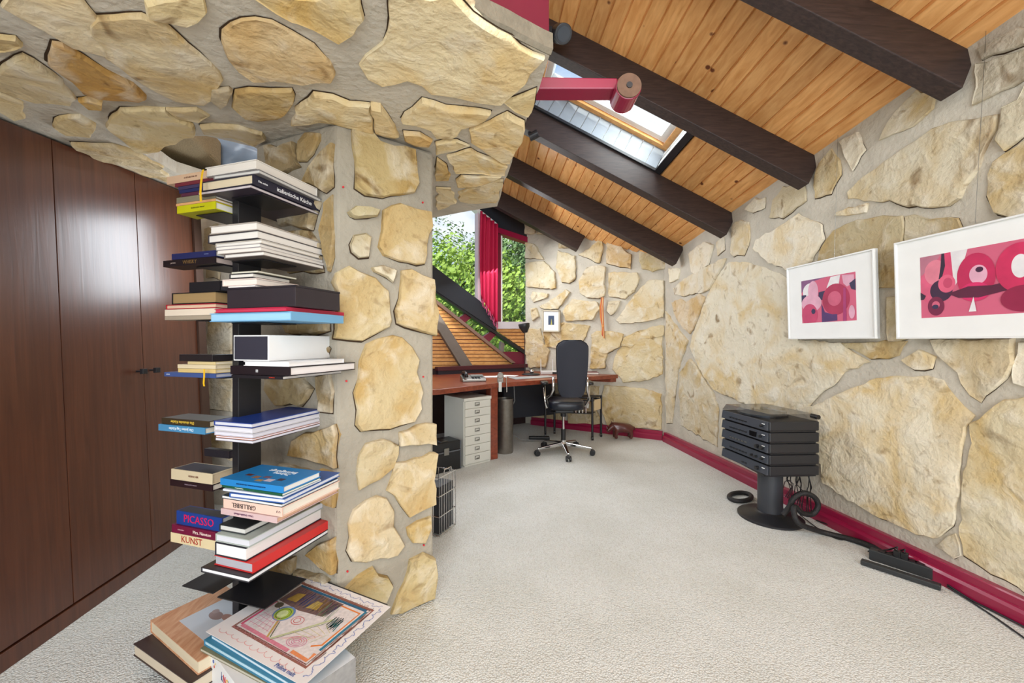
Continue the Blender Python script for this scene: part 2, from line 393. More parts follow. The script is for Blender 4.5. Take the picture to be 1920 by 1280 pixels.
SAND = [(226, 208, 172), (220, 200, 160), (230, 214, 184), (214, 192, 150), (222, 206, 176)]
OCH = [(206, 172, 112), (214, 184, 128), (196, 160, 98)]
t2, t3 = wall_maps(WR, DR, NR)
R1 = [
 [(530,190),(740,60),(860,110),(870,180),(820,260),(810,300),(720,340),(600,300),(515,230)],
 [(400,250),(410,120),(430,95),(490,100),(500,180),(470,260),(420,265)],
 ([(830,310),(850,240),(920,140),(1040,85),(1268,65),(1272,420),(1000,430)], (204,176,118)),
 ([(1282,68),(1540,80),(1560,130),(1400,250),(1290,420)], (200,178,134)),
 [(115,430),(140,400),(250,340),(380,280),(330,380),(290,440),(180,465),(120,460)],
 ([(105,500),(150,480),(180,500),(250,455),(275,470),(230,600),(200,655),(130,580)], (226,192,146)),
 ([(390,300),(490,300),(700,380),(730,400),(740,680),(950,705),(1100,795),(1000,830),(850,960),(790,1030),(560,1040),(330,940),(250,830),(205,720),(230,620),(280,480),(310,400)], (230,214,180)),
 ([(965,705),(1280,690),(1240,760),(1190,785),(1110,780)], (204,174,112)),
 ([(1190,465),(1282,470),(1290,685),(1190,690)], (208,180,120)),
 ([(80,540),(118,600),(190,690),(140,830),(110,1100),(80,1100)], (222,200,160)),
 ([(150,850),(205,780),(255,850),(315,945),(340,1030),(335,1220),(240,1160),(150,1110)], (216,198,164)),
 [(1405,690),(1550,680),(1835,680),(1825,800),(1780,880),(1720,930),(1650,1000),(1600,960),(1560,900),(1540,850),(1490,800),(1430,745)],
 [(1265,790),(1350,740),(1425,770),(1410,828),(1330,830)],
 ([(95,330),(150,330),(140,380),(100,400)], (230,214,176)),
 [(1850,700),(1990,690),(1990,930),(1830,900),(1815,860)],
]
stones(R1, 1220, 380, 2.667, t2, t3, wr, .014, SAND)
R2 = [
 ([(1528,762),(1600,727),(1670,702),(1772,712),(1788,745),(1826,778),(1808,800),(1803,870),(1788,985),(1752,1012),(1640,962),(1548,905),(1545,870),(1500,860),(1430,830),(1420,775)], (230,212,174)),
 ([(1355,782),(1412,778),(1425,835),(1480,862),(1480,880),(1350,820)], (222,204,166)),
 ([(1822,795),(1858,776),(1886,748),(1990,740),(1990,1150),(1860,1072),(1812,1040),(1800,1000),(1810,900),(1825,830)], (224,202,150)),
 ([(1755,1020),(1790,1000),(1802,1040),(1790,1045)], (200,186,160)),
]
stones(R2, 0, 0, 1, t2, t3, wr, .014, SAND)
R3 = [
 [(1350,560),(1380,490),(1450,410),(1500,360),(1570,380),(1560,440),(1480,510),(1400,540)],
 ([(1220,770),(1260,720),(1420,610),(1560,510),(1820,460),(1810,520),(1760,620),(1720,700),(1670,790),(1620,832),(1440,815),(1220,795)], (216,198,160)),
 ([(1780,700),(1800,650),(1940,550),(1940,880),(1820,850),(1780,780)], (206,180,126)),
 ([(1090,790),(1085,720),(1105,650),(1150,600),(1190,640),(1190,700),(1150,780)], (210,182,126)),
 [(1190,560),(1260,530),(1290,600),(1240,680),(1220,650)],
 ([(910,870),(920,800),(960,745),(1040,742),(1050,800),(960,870)], (208,182,132)),
 [(812,840),(850,795),(890,790),(885,830),(840,850)],
 [(752,1000),(757,900),(790,880),(820,890),(820,980),(780,1012)],
 [(590,1090),(580,1015),(640,965),(680,980),(660,1060),(620,1100)],
 ([(1745,195),(1900,115),(1940,120),(1940,170),(1760,240)], (186,172,148)),
 ([(1735,255),(1940,195),(1940,310),(1730,415)], (196,180,150)),
 [(1180,842),(1300,812),(1290,850),(1170,862)],
 [(692,965),(720,950),(725,1000),(700,1020)],
 ([(1840,430),(1900,400),(1940,330),(1940,530),(1850,600),(1820,560)], (204,186,148)),
]
stones(R3, 1020, 0, 2.1333, t2, t3, wr, .014, SAND)

t2, t3 = wall_maps(WB, DB, NB)
B1 = [
 [(30,560),(200,540),(300,640),(310,785),(270,795),(40,770)],
 [(330,450),(488,490),(490,700),(430,745),(370,730),(320,600)],
 [(520,480),(610,430),(740,320),(745,440),(710,555),(690,550)],
 ([(782,370),(900,370),(940,440),(1000,480),(1000,600),(900,590),(778,560)], (212,184,140)),
 ([(1078,440),(1200,440),(1325,520),(1325,605),(1200,635),(1110,610),(1080,540)], (206,188,140)),
 [(530,720),(600,600),(650,580),(765,592),(755,860),(700,880),(600,875),(535,830)],
 [(797,642),(1050,650),(1080,700),(1030,820),(950,885),(800,865)],
 [(865,1080),(960,950),(1080,800),(1170,715),(1300,722),(1300,1060),(1100,1095),(900,1115)],
 [(375,1000),(462,892),(690,920),(720,980),(650,1080),(400,1090)],
 [(160,960),(290,890),(400,805),(440,825),(380,915),(330,980),(200,980)],
 [(80,860),(100,822),(240,840),(230,870),(100,918)],
 [(80,975),(130,970),(158,1050),(100,1088)],
 ([(370,1105),(620,1135),(600,1205),(545,1300),(560,1350),(215,1330),(205,1240),(185,1165)], (206,178,124)),
 [(32,1172),(165,1160),(200,1290),(180,1400),(32,1400)],
 [(30,372),(110,382),(150,440),(200,520),(30,510)],
 [(26,155),(130,182),(120,288),(30,290)],
 [(142,205),(285,290),(132,293)],
 ([(640,1215),(720,1180),(840,1190),(930,1210),(900,1330),(760,1400),(640,1340)], (212,186,136)),
 ([(935,1240),(1200,1145),(1300,1135),(1300,1230),(1100,1260),(1000,1330),(920,1320)], (214,190,142)),
 [(792,912),(900,905),(880,970),(815,1038),(785,1000)],
 [(345,300),(460,360),(500,420),(340,420)],
]
stones(B1, 980, 380, 4.92, t2, t3, wb, .03, [(214,196,158), (206,186,146), (218,202,170)])
B2 = [
 ([(989,644),(1018,642),(1031,657),(1023,688),(993,688),(987,661)], (204,176,128)),
 ([(1149,692),(1154,667),(1170,645),(1200,628),(1242,622),(1242,700),(1215,712),(1170,716)], (218,196,150)),
 ([(1135,722),(1200,727),(1240,738),(1240,806),(1185,800),(1140,796),(1127,762)], (212,188,140)),
 ([(1060,720),(1125,724),(1118,770),(1130,795),(1068,792)], (204,180,136)),
 ([(990,725),(1050,720),(1056,790),(1000,785)], (200,180,140)),
 ([(1110,650),(1140,655),(1135,690),(1108,690)], (210,186,140)),
]
stones(B2, 0, 0, 1, t2, t3, wb, .03, SAND)

# ------------------------------------------------------------------ pine ceiling, beams, roof window
NC_ = Vector((.5577, .1928, 1)).normalized()
def CP(s, Y, h=0): return Vector((Xw(Y)-s, Y+.04*s, 2.736-.1333*Y+.55*s))+NC_*h
ceil = MB().hexa([CP(0-.25, -3.2, .12), CP(.66, -3.2, .12), CP(.66, 5.3, .12), CP(-.25, 4.9, .12)], [CP(-.25, -3.2, .16), CP(.66, -3.2, .16), CP(.66, 5.3, .16), CP(-.25, 4.9, .16)]).build('ceiling', BEAM)
struct(ceil)
mbx = MB()
for a, b, y0, y1 in ((.66, 4.95, -3.2, 2.70), (.66, 4.95, 3.58, 6.2), (1.82, 4.95, 2.70, 3.58)):
    mbx.hexa([CP(a, y0, .12), CP(b, y0, .12), CP(b, y1, .12), CP(a, y1, .12)], [CP(a, y0, .16), CP(b, y0, .16), CP(b, y1, .16), CP(a, y1, .16)])
mbx.build('roof_sheathing', BEAM, ceil)
def ypl_end(s):
    # plank end where it meets back wall / gable
    lo, hi = 3.0, 7.0
    def inside(Y):
        p = CP(s, Y); q = Vector((p.x, p.y))
        if p.x > .19: return (q-WB).dot(NB) > 0
        return (q-GP1).dot(NG) > -.0
    for _ in range(40):
        m_ = (lo+hi)/2
        if inside(m_): lo = m_
        else: hi = m_
    return lo
PW = .0895
i = 0; s = -.02
while s < 4.85:
    e = ypl_end(s+PW/2)
    if .62 < s+PW/2 < 1.80: segs = [(-3.2, 2.705), (3.575, e)]
    else: segs = [(-3.2, e)]
    for a, b in segs:
        if b-a < .05: continue
        j = random.uniform(-.001, .001)
        g = .0035
        b_ = [CP(s+g+.003, a, 0+j), CP(s+PW-g-.003, a, 0+j), CP(s+PW-g-.003, b, 0+j), CP(s+g+.003, b, 0+j)]
        t_ = [CP(s, a, .012), CP(s+PW, a, .012), CP(s+PW, b, .012), CP(s, b, .012)]
        u_ = [CP(s, a, .02), CP(s+PW, a, .02), CP(s+PW, b, .02), CP(s, b, .02)]
        mb = MB(); mb.hexa(b_, t_); mb.hexa(t_, u_); mb.build('plank', PINE, ceil)
    s += PW
for k, Yb in enumerate((1.05, 1.83, 2.642, 3.475, 4.274, 5.08)):
    a, b = -.04, 4.9
    if k == 5: a = .80
    if k == 4: a = -.02
    hb = -.215; wd = .085
    q = lambda s_, Y_, h_: CP(s_, Y_, h_)
    mb = MB(); mb.hexa([q(a, Yb, hb), q(b, Yb, hb), q(b, Yb+wd, hb), q(a, Yb+wd, hb)], [q(a, Yb, -.001), q(b, Yb, -.001), q(b, Yb+wd, -.001), q(a, Yb+wd, -.001)])
    mb.build('beam', BEAM, ceil, bevel=.004)
wallslab('wall_rear', (-2.55, -3.2), (2.6, -3.2), (0, 1), 6.1, 3.2, .1, mat('rear_plaster', (226, 220, 208), .9), z0=-.1)
wallslab('wall_loft', (-2.55, -3.2), (-2.55, 3.1), (1, 0), 5.7, 5.2, .1, mat('loft_plaster', (222, 214, 200), .9), z0=-.1)
# roof window in the bay between the second and third beam
S0, S1, Y0, Y1 = .66, 1.80, 2.727, 3.475
win = MB()
fs_ = [(S0, Y0), (S1, Y0), (S1, Y1), (S0, Y1)]
def frame_ring(mb, s0, s1, y0, y1, w_, h0, h1):
    for (a0, a1, c0, c1) in ((s0, s0+w_, y0, y1), (s1-w_, s1, y0, y1), (s0+w_, s1-w_, y0, y0+w_), (s0+w_, s1-w_, y1-w_, y1)):
        mb.hexa([CP(a0, c0, h0), CP(a1, c0, h0), CP(a1, c1, h0), CP(a0, c1, h0)], [CP(a0, c0, h1), CP(a1, c0, h1), CP(a1, c1, h1), CP(a0, c1, h1)])
frame_ring(win, S0-.045, S1+.045, Y0-.02, Y1+.03, .05, -.004, .02)
w1 = win.build('window_1', BLACKM); struct(w1)
mb = MB(); nb = 12
for k in range(nb):
    a = S0+(S1-S0)*k/nb+.003; b = S0+(S1-S0)*(k+1)/nb-.003
    MB().hexa([CP(a, Y1+.003, .02), CP(b, Y1+.003, .02), CP(b, Y1+.018, .02), CP(a, Y1+.018, .02)], [CP(a, Y1+.003, .255), CP(b, Y1+.003, .255), CP(b, Y1+.018, .255), CP(a, Y1+.018, .255)]).build('lining_board', GREYPAINT, w1, bevel=.002)
sh = MB()
for (a0, a1, c0, c1) in ((S0-.015, S0, Y0, Y1), (S1, S1+.015, Y0, Y1), (S0, S1, Y0-.015, Y0), (S0, S1, Y1+.018, Y1+.03)):
    sh.hexa([CP(a0, c0, .02), CP(a1, c0, .02), CP(a1, c1, .02), CP(a0, c1, .02)], [CP(a0, c0, .26), CP(a1, c0, .26), CP(a1, c1, .26), CP(a0, c1, .26)])
sh.build('shaft_lining', WHITE, w1)
t_ = MB(); frame_ring(t_, S0, S1, Y0, Y1+.003, .045, .23, .262); t_.build('wood_trim', SLATW, w1)
t_ = MB(); frame_ring(t_, S0+.045, S1-.045, Y0+.045, Y1-.042, .05, .262, .33); t_.build('window_frame', WHITE, w1, bevel=.004)
MB().hexa([CP(S0+.09, Y0+.09, .29), CP(S1-.09, Y0+.09, .29), CP(S1-.09, Y1-.09, .29), CP(S0+.09, Y1-.09, .29)], [CP(S0+.09, Y0+.09, .298), CP(S1-.09, Y0+.09, .298), CP(S1-.09, Y1-.09, .298), CP(S0+.09, Y1-.09, .298)]).build('pane', GLASS, w1)
bl = MB(); bl.hexa([CP(1.35, Y0+.05, .2), CP(1.78, Y0+.05, .2), CP(1.78, Y0+.3, .2), CP(1.35, Y0+.3, .2)], [CP(1.35, Y0+.05, .205), CP(1.78, Y0+.05, .205), CP(1.78, Y0+.3, .205), CP(1.35, Y0+.3, .205)])
tag(bl.build('roller_blind', mat('red_blind', (176, 24, 66), .7)), 'crimson blind pulled back at the upper end of the roof window', 'blind')

# ------------------------------------------------------------------ gable glazing (window_2) behind the desk
t2, t3 = wall_maps(GP0, DG, NG)
def gp(x, y, h=0): u, v = t2(x, y); return t3(u, v, h)
def gpoly(name, pts, h0, h1, m, parent, bevel=0):
    a = [gp(x, y, h0) for x, y in pts]; n3 = Vector((NG.x, NG.y, 0))*(h1-h0)
    return MB().prism(a, n3).build(name, m, parent, bevel=bevel)
DARKB = mat('blueblack_beam_paint', (34, 38, 46), .45, var=.1)
GREYB = mat('weathered_grey_beam', (116, 108, 100), .7, bump=.2, var=.2)
w2 = gpoly('window_2', [(886, 380), (924, 376), (990, 405), (990, 446), (926, 424)], -.1, .02, DARKB, None); struct(w2)
gpoly('glass_pane', [(700, 300), (897, 300), (897, 575), (821, 515), (700, 420)], -.05, -.044, GLASS, w2)
gpoly('glass_pane', [(934, 440), (987, 448), (987, 606), (934, 606)], -.05, -.044, GLASS, w2)
gpoly('glass_pane', [(700, 470), (822, 552), (986, 664), (986, 676), (965, 680), (822, 568), (700, 485)], -.05, -.044, GLASS, w2)
gpoly('header_trim', [(923, 424), (990, 446), (990, 456), (923, 434)], -.08, .03, MAGENTA, w2)
gpoly('sloping_trim', [(882, 388), (890, 388), (930, 420), (926, 425)], -.06, .035, WHITE, w2)
gpoly('mullion', [(895, 396), (902, 400), (902, 575), (895, 570)], -.08, .02, mat('pink_white_post', (216, 190, 196), .5), w2)
gpoly('jamb', [(925, 432), (930, 434), (930, 608), (925, 608)], -.08, .01, WHITE, w2)
gpoly('jamb', [(930, 438), (938, 440), (938, 612), (930, 612)], -.08, .02, MAROON, w2)
gpoly('window_frame', [(938, 441), (942, 442), (942, 604), (938, 604)], -.08, .0, WHITE, w2)
gpoly('sill', [(928, 603), (990, 603), (990, 616), (928, 616)], -.06, .03, mat('sill_paint', (206, 200, 206), .4), w2)
gpoly('sloping_beam', [(700, 410), (821, 507), (897, 564), (928, 600), (928, 620), (822, 550), (700, 465)], -.10, .04, DARKB, w2)
gpoly('strip_edge', [(700, 466), (822, 549), (992, 664), (994, 672), (822, 554), (700, 472)], -.06, .03, BLACKM, w2)
gpoly('strip_edge', [(700, 478), (822, 566), (965, 680), (957, 680), (822, 573), (700, 486)], -.06, .03, mat('brown_strip', (134, 106, 92), .6), w2)
gpoly('glazing_bar', [(860, 596), (876, 586), (886, 594), (870, 606)], -.06, .0, MAROON, w2)
gpoly('glazing_bar', [(905, 632), (920, 622), (930, 628), (916, 642)], -.06, .0, MAROON, w2)
gpoly('glazing_bar', [(940, 640), (946, 644), (944, 664), (938, 660)], -.06, .0, GREYB, w2)
gpoly('lower_panel', [(940, 659), (986, 659), (1000, 684), (965, 684)], -.04, .0, MAROON, w2)
gpoly('diagonal_brace', [(760, 500), (822, 590), (888, 692), (865, 692), (822, 622), (760, 530)], -.02, .05, GREYB, w2)
# slats under the glazed strip
def low(x): return 573+(x-822)*(680-573)/(957-822)
y = 568.0
while y < 690:
    x1 = 822+(y+6-573)/(107/135.0)
    if x1 > 770:
        gpoly('slat', [(700, y), (max(x1-5, 701), y), (x1+1, y+5.6), (700, y+5.6)], -.045, -.02, SLATW, w2)
    y += 6.9
y = 616.5
while y < 658:
    x0 = 822+(y-549)/(115/170.0)+6
    gpoly('slat', [(x0, y), (988, y), (988, y+5.4), (x0+7, y+5.4)], -.045, -.02, SLATW, w2); y += 6.6
gpoly('backing_board', [(700, 498), (822, 576), (958, 684), (958, 700), (700, 700)], -.06, -.047, MAROON, w2)
gpoly('backing_board', [(930, 616), (990, 616), (990, 662)], -.06, -.047, MAROON, w2)

# curtain
cu = thing('curtain', 'crimson curtain gathered between the two gable windows', 'curtain', gp(912, 612, .05))
mb = MB(); NN = 40; rows = 14; P = []
for r_ in range(rows+1):
    for k in range(NN+1):
        t = k/NN; xx = 897+t*33-2.0*math.sin(r_/rows*3.1)*(1-t)
        top = 398+t*26; bot = 560+t*50+4*math.sin(k*2.1)
        yy = top+(bot-top)*r_/rows
        P.append(gp(xx, yy, .06+.022*math.sin(t*2*math.pi*4.5+r_*.08)+.006*math.sin(t*37)))
mb.add(P, [(r_*(NN+1)+k, r_*(NN+1)+k+1, (r_+1)*(NN+1)+k+1, (r_+1)*(NN+1)+k) for r_ in range(rows) for k in range(NN)])
o = mb.build('cloth', mat('crimson_cloth', (188, 14, 66), .75, bump=.1), cu, smooth=True); o.modifiers.new('s', 'SOLIDIFY').thickness = .003
mb = MB()
for k in range(34):
    t = k/33; p = gp(898+t*31, 558+t*50, .06+.02*math.sin(t*28)); mb.tube([p, p+Vector((random.uniform(-.01, .01), 0, -.035)), p+Vector((random.uniform(-.015, .015), 0, -.07))], .003, 5)
mb.build('fringe', mat('fringe', (206, 90, 130), .8), cu)

# ------------------------------------------------------------------ outside
def leaf_mat(name, rgb): 
    m = mat(name, rgb, .6, var=.45, vscale=1.2); return m
lawn = MB().box((-40, 6.6, -.9), (40, 60, -.5)).build('lawn', mat('lawn_grass', (96, 150, 50), .9, bump=.4, bscale=20, var=.3, vscale=3)); tag(lawn, 'bright green lawn sloping away below the gable windows', 'lawn', kind='stuff')
def tree(name, label, x, y, h, r, rgb, n, seed, base=-.5):
    rnd = random.Random(seed); t = thing(name, label, 'tree', (x, y, base))
    mb = MB(); mb.cyl((x, y, base), (x+.1, y, base+h*.7), .16, .07, 10)
    for k in range(7):
        a = rnd.uniform(0, 6.28); mb.cyl((x+.05, y, base+h*(.3+.05*k)), (x+math.cos(a)*r*.6, y+math.sin(a)*r*.5, base+h*(.5+.06*k)), .05, .02, 6)
    mb.build('trunk', mat('bark', (78, 64, 50), .9), t)
    mb = MB(); cl = []
    for k in range(38):
        while True:
            q = Vector((rnd.uniform(-1, 1), rnd.uniform(-1, 1), rnd.uniform(-1, 1)))
            if q.length < 1: break
        cl.append((Vector((x+q.x*r, y+q.y*r*.8, base+h*.60+q.z*h*.34)), rnd.uniform(.28, .5)*r))
    for k in range(n):
        c, cr = cl[rnd.randrange(len(cl))]
        d = Vector((rnd.gauss(0, 1), rnd.gauss(0, 1), rnd.gauss(0, 1))).normalized()
        p = c+d*cr*rnd.uniform(.75, 1.05); s_ = rnd.uniform(.05, .1)
        a = (d+Vector((rnd.uniform(-.8, .8), rnd.uniform(-.8, .8), rnd.uniform(-.3, .8)))).normalized(); u = a.orthogonal().normalized(); v = a.cross(u)
        mb.add([p-u*s_, p-v*s_*.5, p+u*s_, p+v*s_*.5], [(0, 1, 2, 3)])
    o = mb.build('foliage', leaf_mat(name+'_leaf', rgb), t); tag(o, kind='stuff'); return t
tree('maple_tree', 'bright yellow-green leafy tree filling the left gable window', -2.3, 11.5, 4.6, 2.2, (150, 178, 76), 15000, 3)
tree('oak_tree', 'darker grey-green tree behind the curtain', -.1, 16, 6.2, 2.4, (112, 140, 84), 13000, 4)
tree('conifer_tree', 'dusky green tree seen in the right gable window', 1.2, 13.5, 6.6, 1.9, (108, 136, 88), 13000, 5)
tree('garden_shrub', 'low pale green shrub at the foot of the right gable window', .1, 12, 2.2, 1.5, (150, 180, 70), 7000, 6)
tree('hedge_tree', 'broad dark hedge tree far behind the lawn', -5.5, 20, 7.5, 4, (70, 104, 44), 12000, 8)

# ------------------------------------------------------------------ stone soffit under the loft, with its hole
def soff(X, Y):
    if X >= -.675: return 2.0
    return 2.0+min(1, (-.675-X)/1.19)*.092*(Y-1.72)
def spt(x, y):
    z = 2.0
    for _ in range(8):
        Y = (z-H)*F/(CY-y); X = (x-CX)/F*Y; z = soff(X, Y)
    return (X, Y)
outer = [(.112, 1.19), (.098, 1.28), (.0715, 1.43), (.052, 1.559), (.022, 1.72), (0, 1.892), (-.030, 2.05), (-.062, 2.3), (-.094, 2.52), (-.27, 2.60), (-.518, 2.736), (-.95, 2.9), (-2.1, 3.05), (-2.1, .02), (-1.2, .46), (-.6, .76), (-.137, 1.025)]
hole = [spt(267, 285), spt(300, 268), spt(353, 255), spt(387, 255), spt(430, 264), spt(477, 276), (-1.12, 1.90), (-1.20, 2.08), spt(400, 345), spt(330, 324)]
def refine(poly, step=.06, amp=.008, seed=1):
    r = []
    for i in range(len(poly)):
        a = Vector(poly[i]); b = Vector(poly[(i+1) % len(poly)]); k = max(1, int((b-a).length/step))
        for j in range(k):
            p = a.lerp(b, j/k); r.append((p.x+amp*noise.noise(Vector((p.x*18, p.y*18, seed))), p.y+amp*noise.noise(Vector((p.y*18, p.x*18, seed+5)))))
    return r
bm = bmesh.new(); edges = []
for poly in (refine(outer), refine(hole, .04, .006, 4)):
    vsx = [bm.verts.new((x, y, 0)) for x, y in poly]
    edges += [bm.edges.new((vsx[i], vsx[(i+1) % len(vsx)])) for i in range(len(vsx))]
bmesh.ops.triangle_fill(bm, use_beauty=True, use_dissolve=False, edges=edges)
for _ in range(2):
    long = [e for e in bm.edges if e.calc_length() > .12 and not e.is_boundary]
    if long: bmesh.ops.subdivide_edges(bm, edges=long, cuts=1); bmesh.ops.triangulate(bm, faces=[f for f in bm.faces if len(f.verts) > 3])
for v in bm.verts: v.co.z = soff(v.co.x, v.co.y)
ret = bmesh.ops.extrude_face_region(bm, geom=list(bm.faces))
for g in ret['geom']:
    if isinstance(g, bmesh.types.BMVert): g.co.z += .06
bmesh.ops.recalc_face_normals(bm, faces=bm.faces)
me = bpy.data.meshes.new('ceiling_soffit'); bm.to_mesh(me); bm.free(); me.materials.append(MORTAR)
so = bpy.data.objects.new('ceiling_soffit', me); COL.objects.link(so); struct(so)
def st3(u, v, h): return Vector((u, v, soff(u, v)-h))
P6 = [
 ([(520,130),(560,90),(800,78),(950,130),(1110,290),(1235,400),(1235,470),(1180,555),(1150,585),(985,562),(800,462),(600,312),(530,190)], (206,186,146)),
 ([(20,18),(60,-40),(460,-40),(540,90),(515,130),(522,190),(600,300),(420,250),(250,150)], (214,192,150)),
 ([(820,-30),(830,40),(920,80),(1040,112),(1105,98),(1150,45),(1150,-30)], (214,188,132)),
 ([(1250,160),(1300,120),(1440,95),(1530,115),(1640,170),(1760,240),(1860,340),(1880,400),(1860,440),(1700,448),(1540,425),(1420,435),(1340,380),(1280,310)], (216,184,132)),
 ([(300,230),(350,240),(480,310),(600,390),(750,460),(815,530),(780,545),(560,520),(480,490),(400,430),(270,340),(285,280)], (186,138,66)),
 ([(-40,180),(90,200),(120,240),(80,255),(-40,278)], (200,170,112)),
 ([(-60,420),(130,295),(200,330),(300,400),(420,540),(400,585),(200,565),(-40,480)], (200,178,134)),
 ([(-40,500),(140,572),(140,645),(100,655),(-40,590)], (206,184,138)),
 ([(290,690),(340,650),(450,640),(530,690),(510,745),(370,735)], (204,178,126)),
 ([(450,550),(500,537),(580,560),(570,598),(490,593)], (204,166,96)),
 ([(590,690),(640,640),(680,602),(800,592),(925,604),(978,642),(1085,692),(1075,735),(980,782),(830,840),(760,825),(660,740)], (204,180,128)),
 ([(1172,540),(1200,495),(1285,485),(1300,500),(1285,560),(1240,595)], (176,156,122)),
 ([(1335,505),(1400,485),(1520,492),(1640,492),(1658,530),(1615,600),(1560,655),(1450,665),(1380,655),(1305,590)], (196,164,104)),
 ([(1135,700),(1200,692),(1340,702),(1475,742),(1485,768),(1430,805),(1300,755),(1160,742)], (188,162,114)),
 ([(935,600),(1100,602),(1165,640),(1115,682),(1000,650)], (196,170,120)),
 ([(400,795),(640,805),(770,850),(900,930),(950,985),(940,1010),(800,960),(560,880)], (196,172,128)),
]
stones(P6, 0, 0, 3, spt, st3, so, .016, SAND)
P7 = [
 ([(-295,-50),(380,-50),(383,90),(330,188),(240,232),(160,188),(90,143),(0,112),(-40,100),(-130,50)], (222,196,138)),
 ([(-45,735),(20,610),(95,550),(208,560),(300,600),(425,612),(445,775),(330,745),(200,712),(60,732)], (222,200,152)),
 ([(435,612),(490,622),(540,680),(598,798),(580,806),(456,780)], (220,192,138)),
 ([(625,705),(690,642),(742,592),(950,638),(1140,657),(1060,728),(990,757),(920,812),(830,812),(792,758),(700,728)], (226,200,146)),
 ([(632,782),(720,792),(798,832),(780,868),(700,858),(642,830)], (218,180,116)),
 ([(372,380),(410,330),(460,300),(540,180),(562,110),(555,-60),(900,-60),(1040,72),(1200,160),(1330,250),(1485,335),(1215,598),(1100,586),(950,566),(800,546),(740,498),(660,476),(500,506),(420,466)], (226,206,160)),
 ([(1232,600),(1432,525),(1395,655),(1376,685),(1300,655)], (224,200,144)),
 ([(1024,762),(1150,722),(1240,674),(1355,722),(1325,830),(1268,962),(1230,955),(1100,876),(1044,838)], (226,200,146)),
 ([(822,842),(950,832),(1026,868),(950,888),(822,908)], (222,198,144)),
 ([(902,930),(1000,892),(1040,884),(1200,962),(1252,990),(1235,1036),(1100,1030),(942,1018)], (226,204,154)),
 ([(944,1070),(980,1048),(1215,1048),(1170,1070),(1050,1106),(962,1106)], (224,202,156)),
 ([(964,1150),(1060,1114),(1222,1070),(1195,1180),(1180,1205),(1070,1210),(972,1198)], (222,198,148)),
 ([(827,942),(870,962),(906,1040),(898,1068),(827,1072)], (220,192,136)),
 ([(827,1122),(908,1122),(940,1200),(870,1236),(827,1245)], (222,198,148)),
]
stones(P7, 560, 0, 3.2, spt, st3, so, .016, SAND)

# loft: red fascia board, carpeted step, things up there seen through the hole
a = Vector((.11, 1.192, 2.062)); b = Vector((-.9, .522, 2.062)); nrm = Vector((-.55, .83, 0)).normalized()*.02
MB().hexa([a, b, b+nrm, a+nrm], [a+Vector((0, 0, .42)), b+Vector((0, 0, .42)), b+nrm+Vector((0, 0, .42)), a+nrm+Vector((0, 0, .42))]).build('trim_1', MAROON, None); struct(bpy.data.objects['trim_1'])
st = MB(); p = [(-1.98, 1.98), (-1.57, 1.93), (-1.67, 2.3), (-2.05, 2.45)]
st.hexa([(x, y_, 2.15) for x, y_ in p], [(x, y_, 2.3) for x, y_ in p])
o = st.build('carpeted_step', mat('brown_grey_carpet', (160, 142, 110), .95, bump=.9, bscale=160, var=.3, vscale=120), bevel=.015); tag(o, 'grey-brown carpeted loft step seen through the hole in the stone soffit', 'step')
o = MB().box((-2.16, 2.80, 2.09), (-2.04, 2.86, 2.9)).build('loft_post', mat('plum_paint', (86, 34, 58), .5), bevel=.004); tag(o, 'dark plum painted post up in the loft behind the carpeted step', 'post')
mb = MB(); N1 = 24
for r_ in range(N1+1):
    for k in range(N1+1):
        th = math.pi*r_/N1; ph = 2*math.pi*k/N1
        d = Vector((math.sin(th)*math.cos(ph), math.sin(th)*math.sin(ph), math.cos(th)))
        rr = 1+.28*noise.noise(d*2.3)+.14*noise.noise(d*6)
        mb.v.append(Vector((-1.70, 2.42, 2.29))+Vector((d.x*.21, d.y*.11, d.z*.17))*rr)
mb.f = [(r_*(N1+1)+k, r_*(N1+1)+k+1, (r_+1)*(N1+1)+k+1, (r_+1)*(N1+1)+k) for r_ in range(N1) for k in range(N1)]
o = mb.build('plastic_bag', mat('greyblue_film', (132, 150, 172), .25), smooth=True); tag(o, 'crumpled blue-grey plastic bag lying at the loft edge above the top books', 'bag')
a = Vector((.117, 1.183, 2.0)); b = Vector((-.9, .512, 2.0)); P = []; nn_ = 40
for i_ in range(nn_+1):
    q = a.lerp(b, i_/nn_); w_ = .012*noise.noise(Vector((q.x*14, q.y*14, 3))); o_ = Vector((.55, -.83, 0)).normalized()*(.006+.5*w_)
    P += [q+Vector((0, 0, -.004+w_))-o_*.5, q+o_+Vector((0, 0, .008+w_)), q+o_*.8+Vector((0, 0, .056+w_*.6)), q-o_+Vector((0, 0, .060))]
mb = MB(); mb.add(P, [(i_*4+k, i_*4+k+1, i_*4+k+5, i_*4+k+4) for i_ in range(nn_) for k in range(3)]); mb.build('edge_course', mat('rough_grey_stone', (128, 119, 102), .95, bump=1.0, bscale=30, var=.35, vscale=22), so)
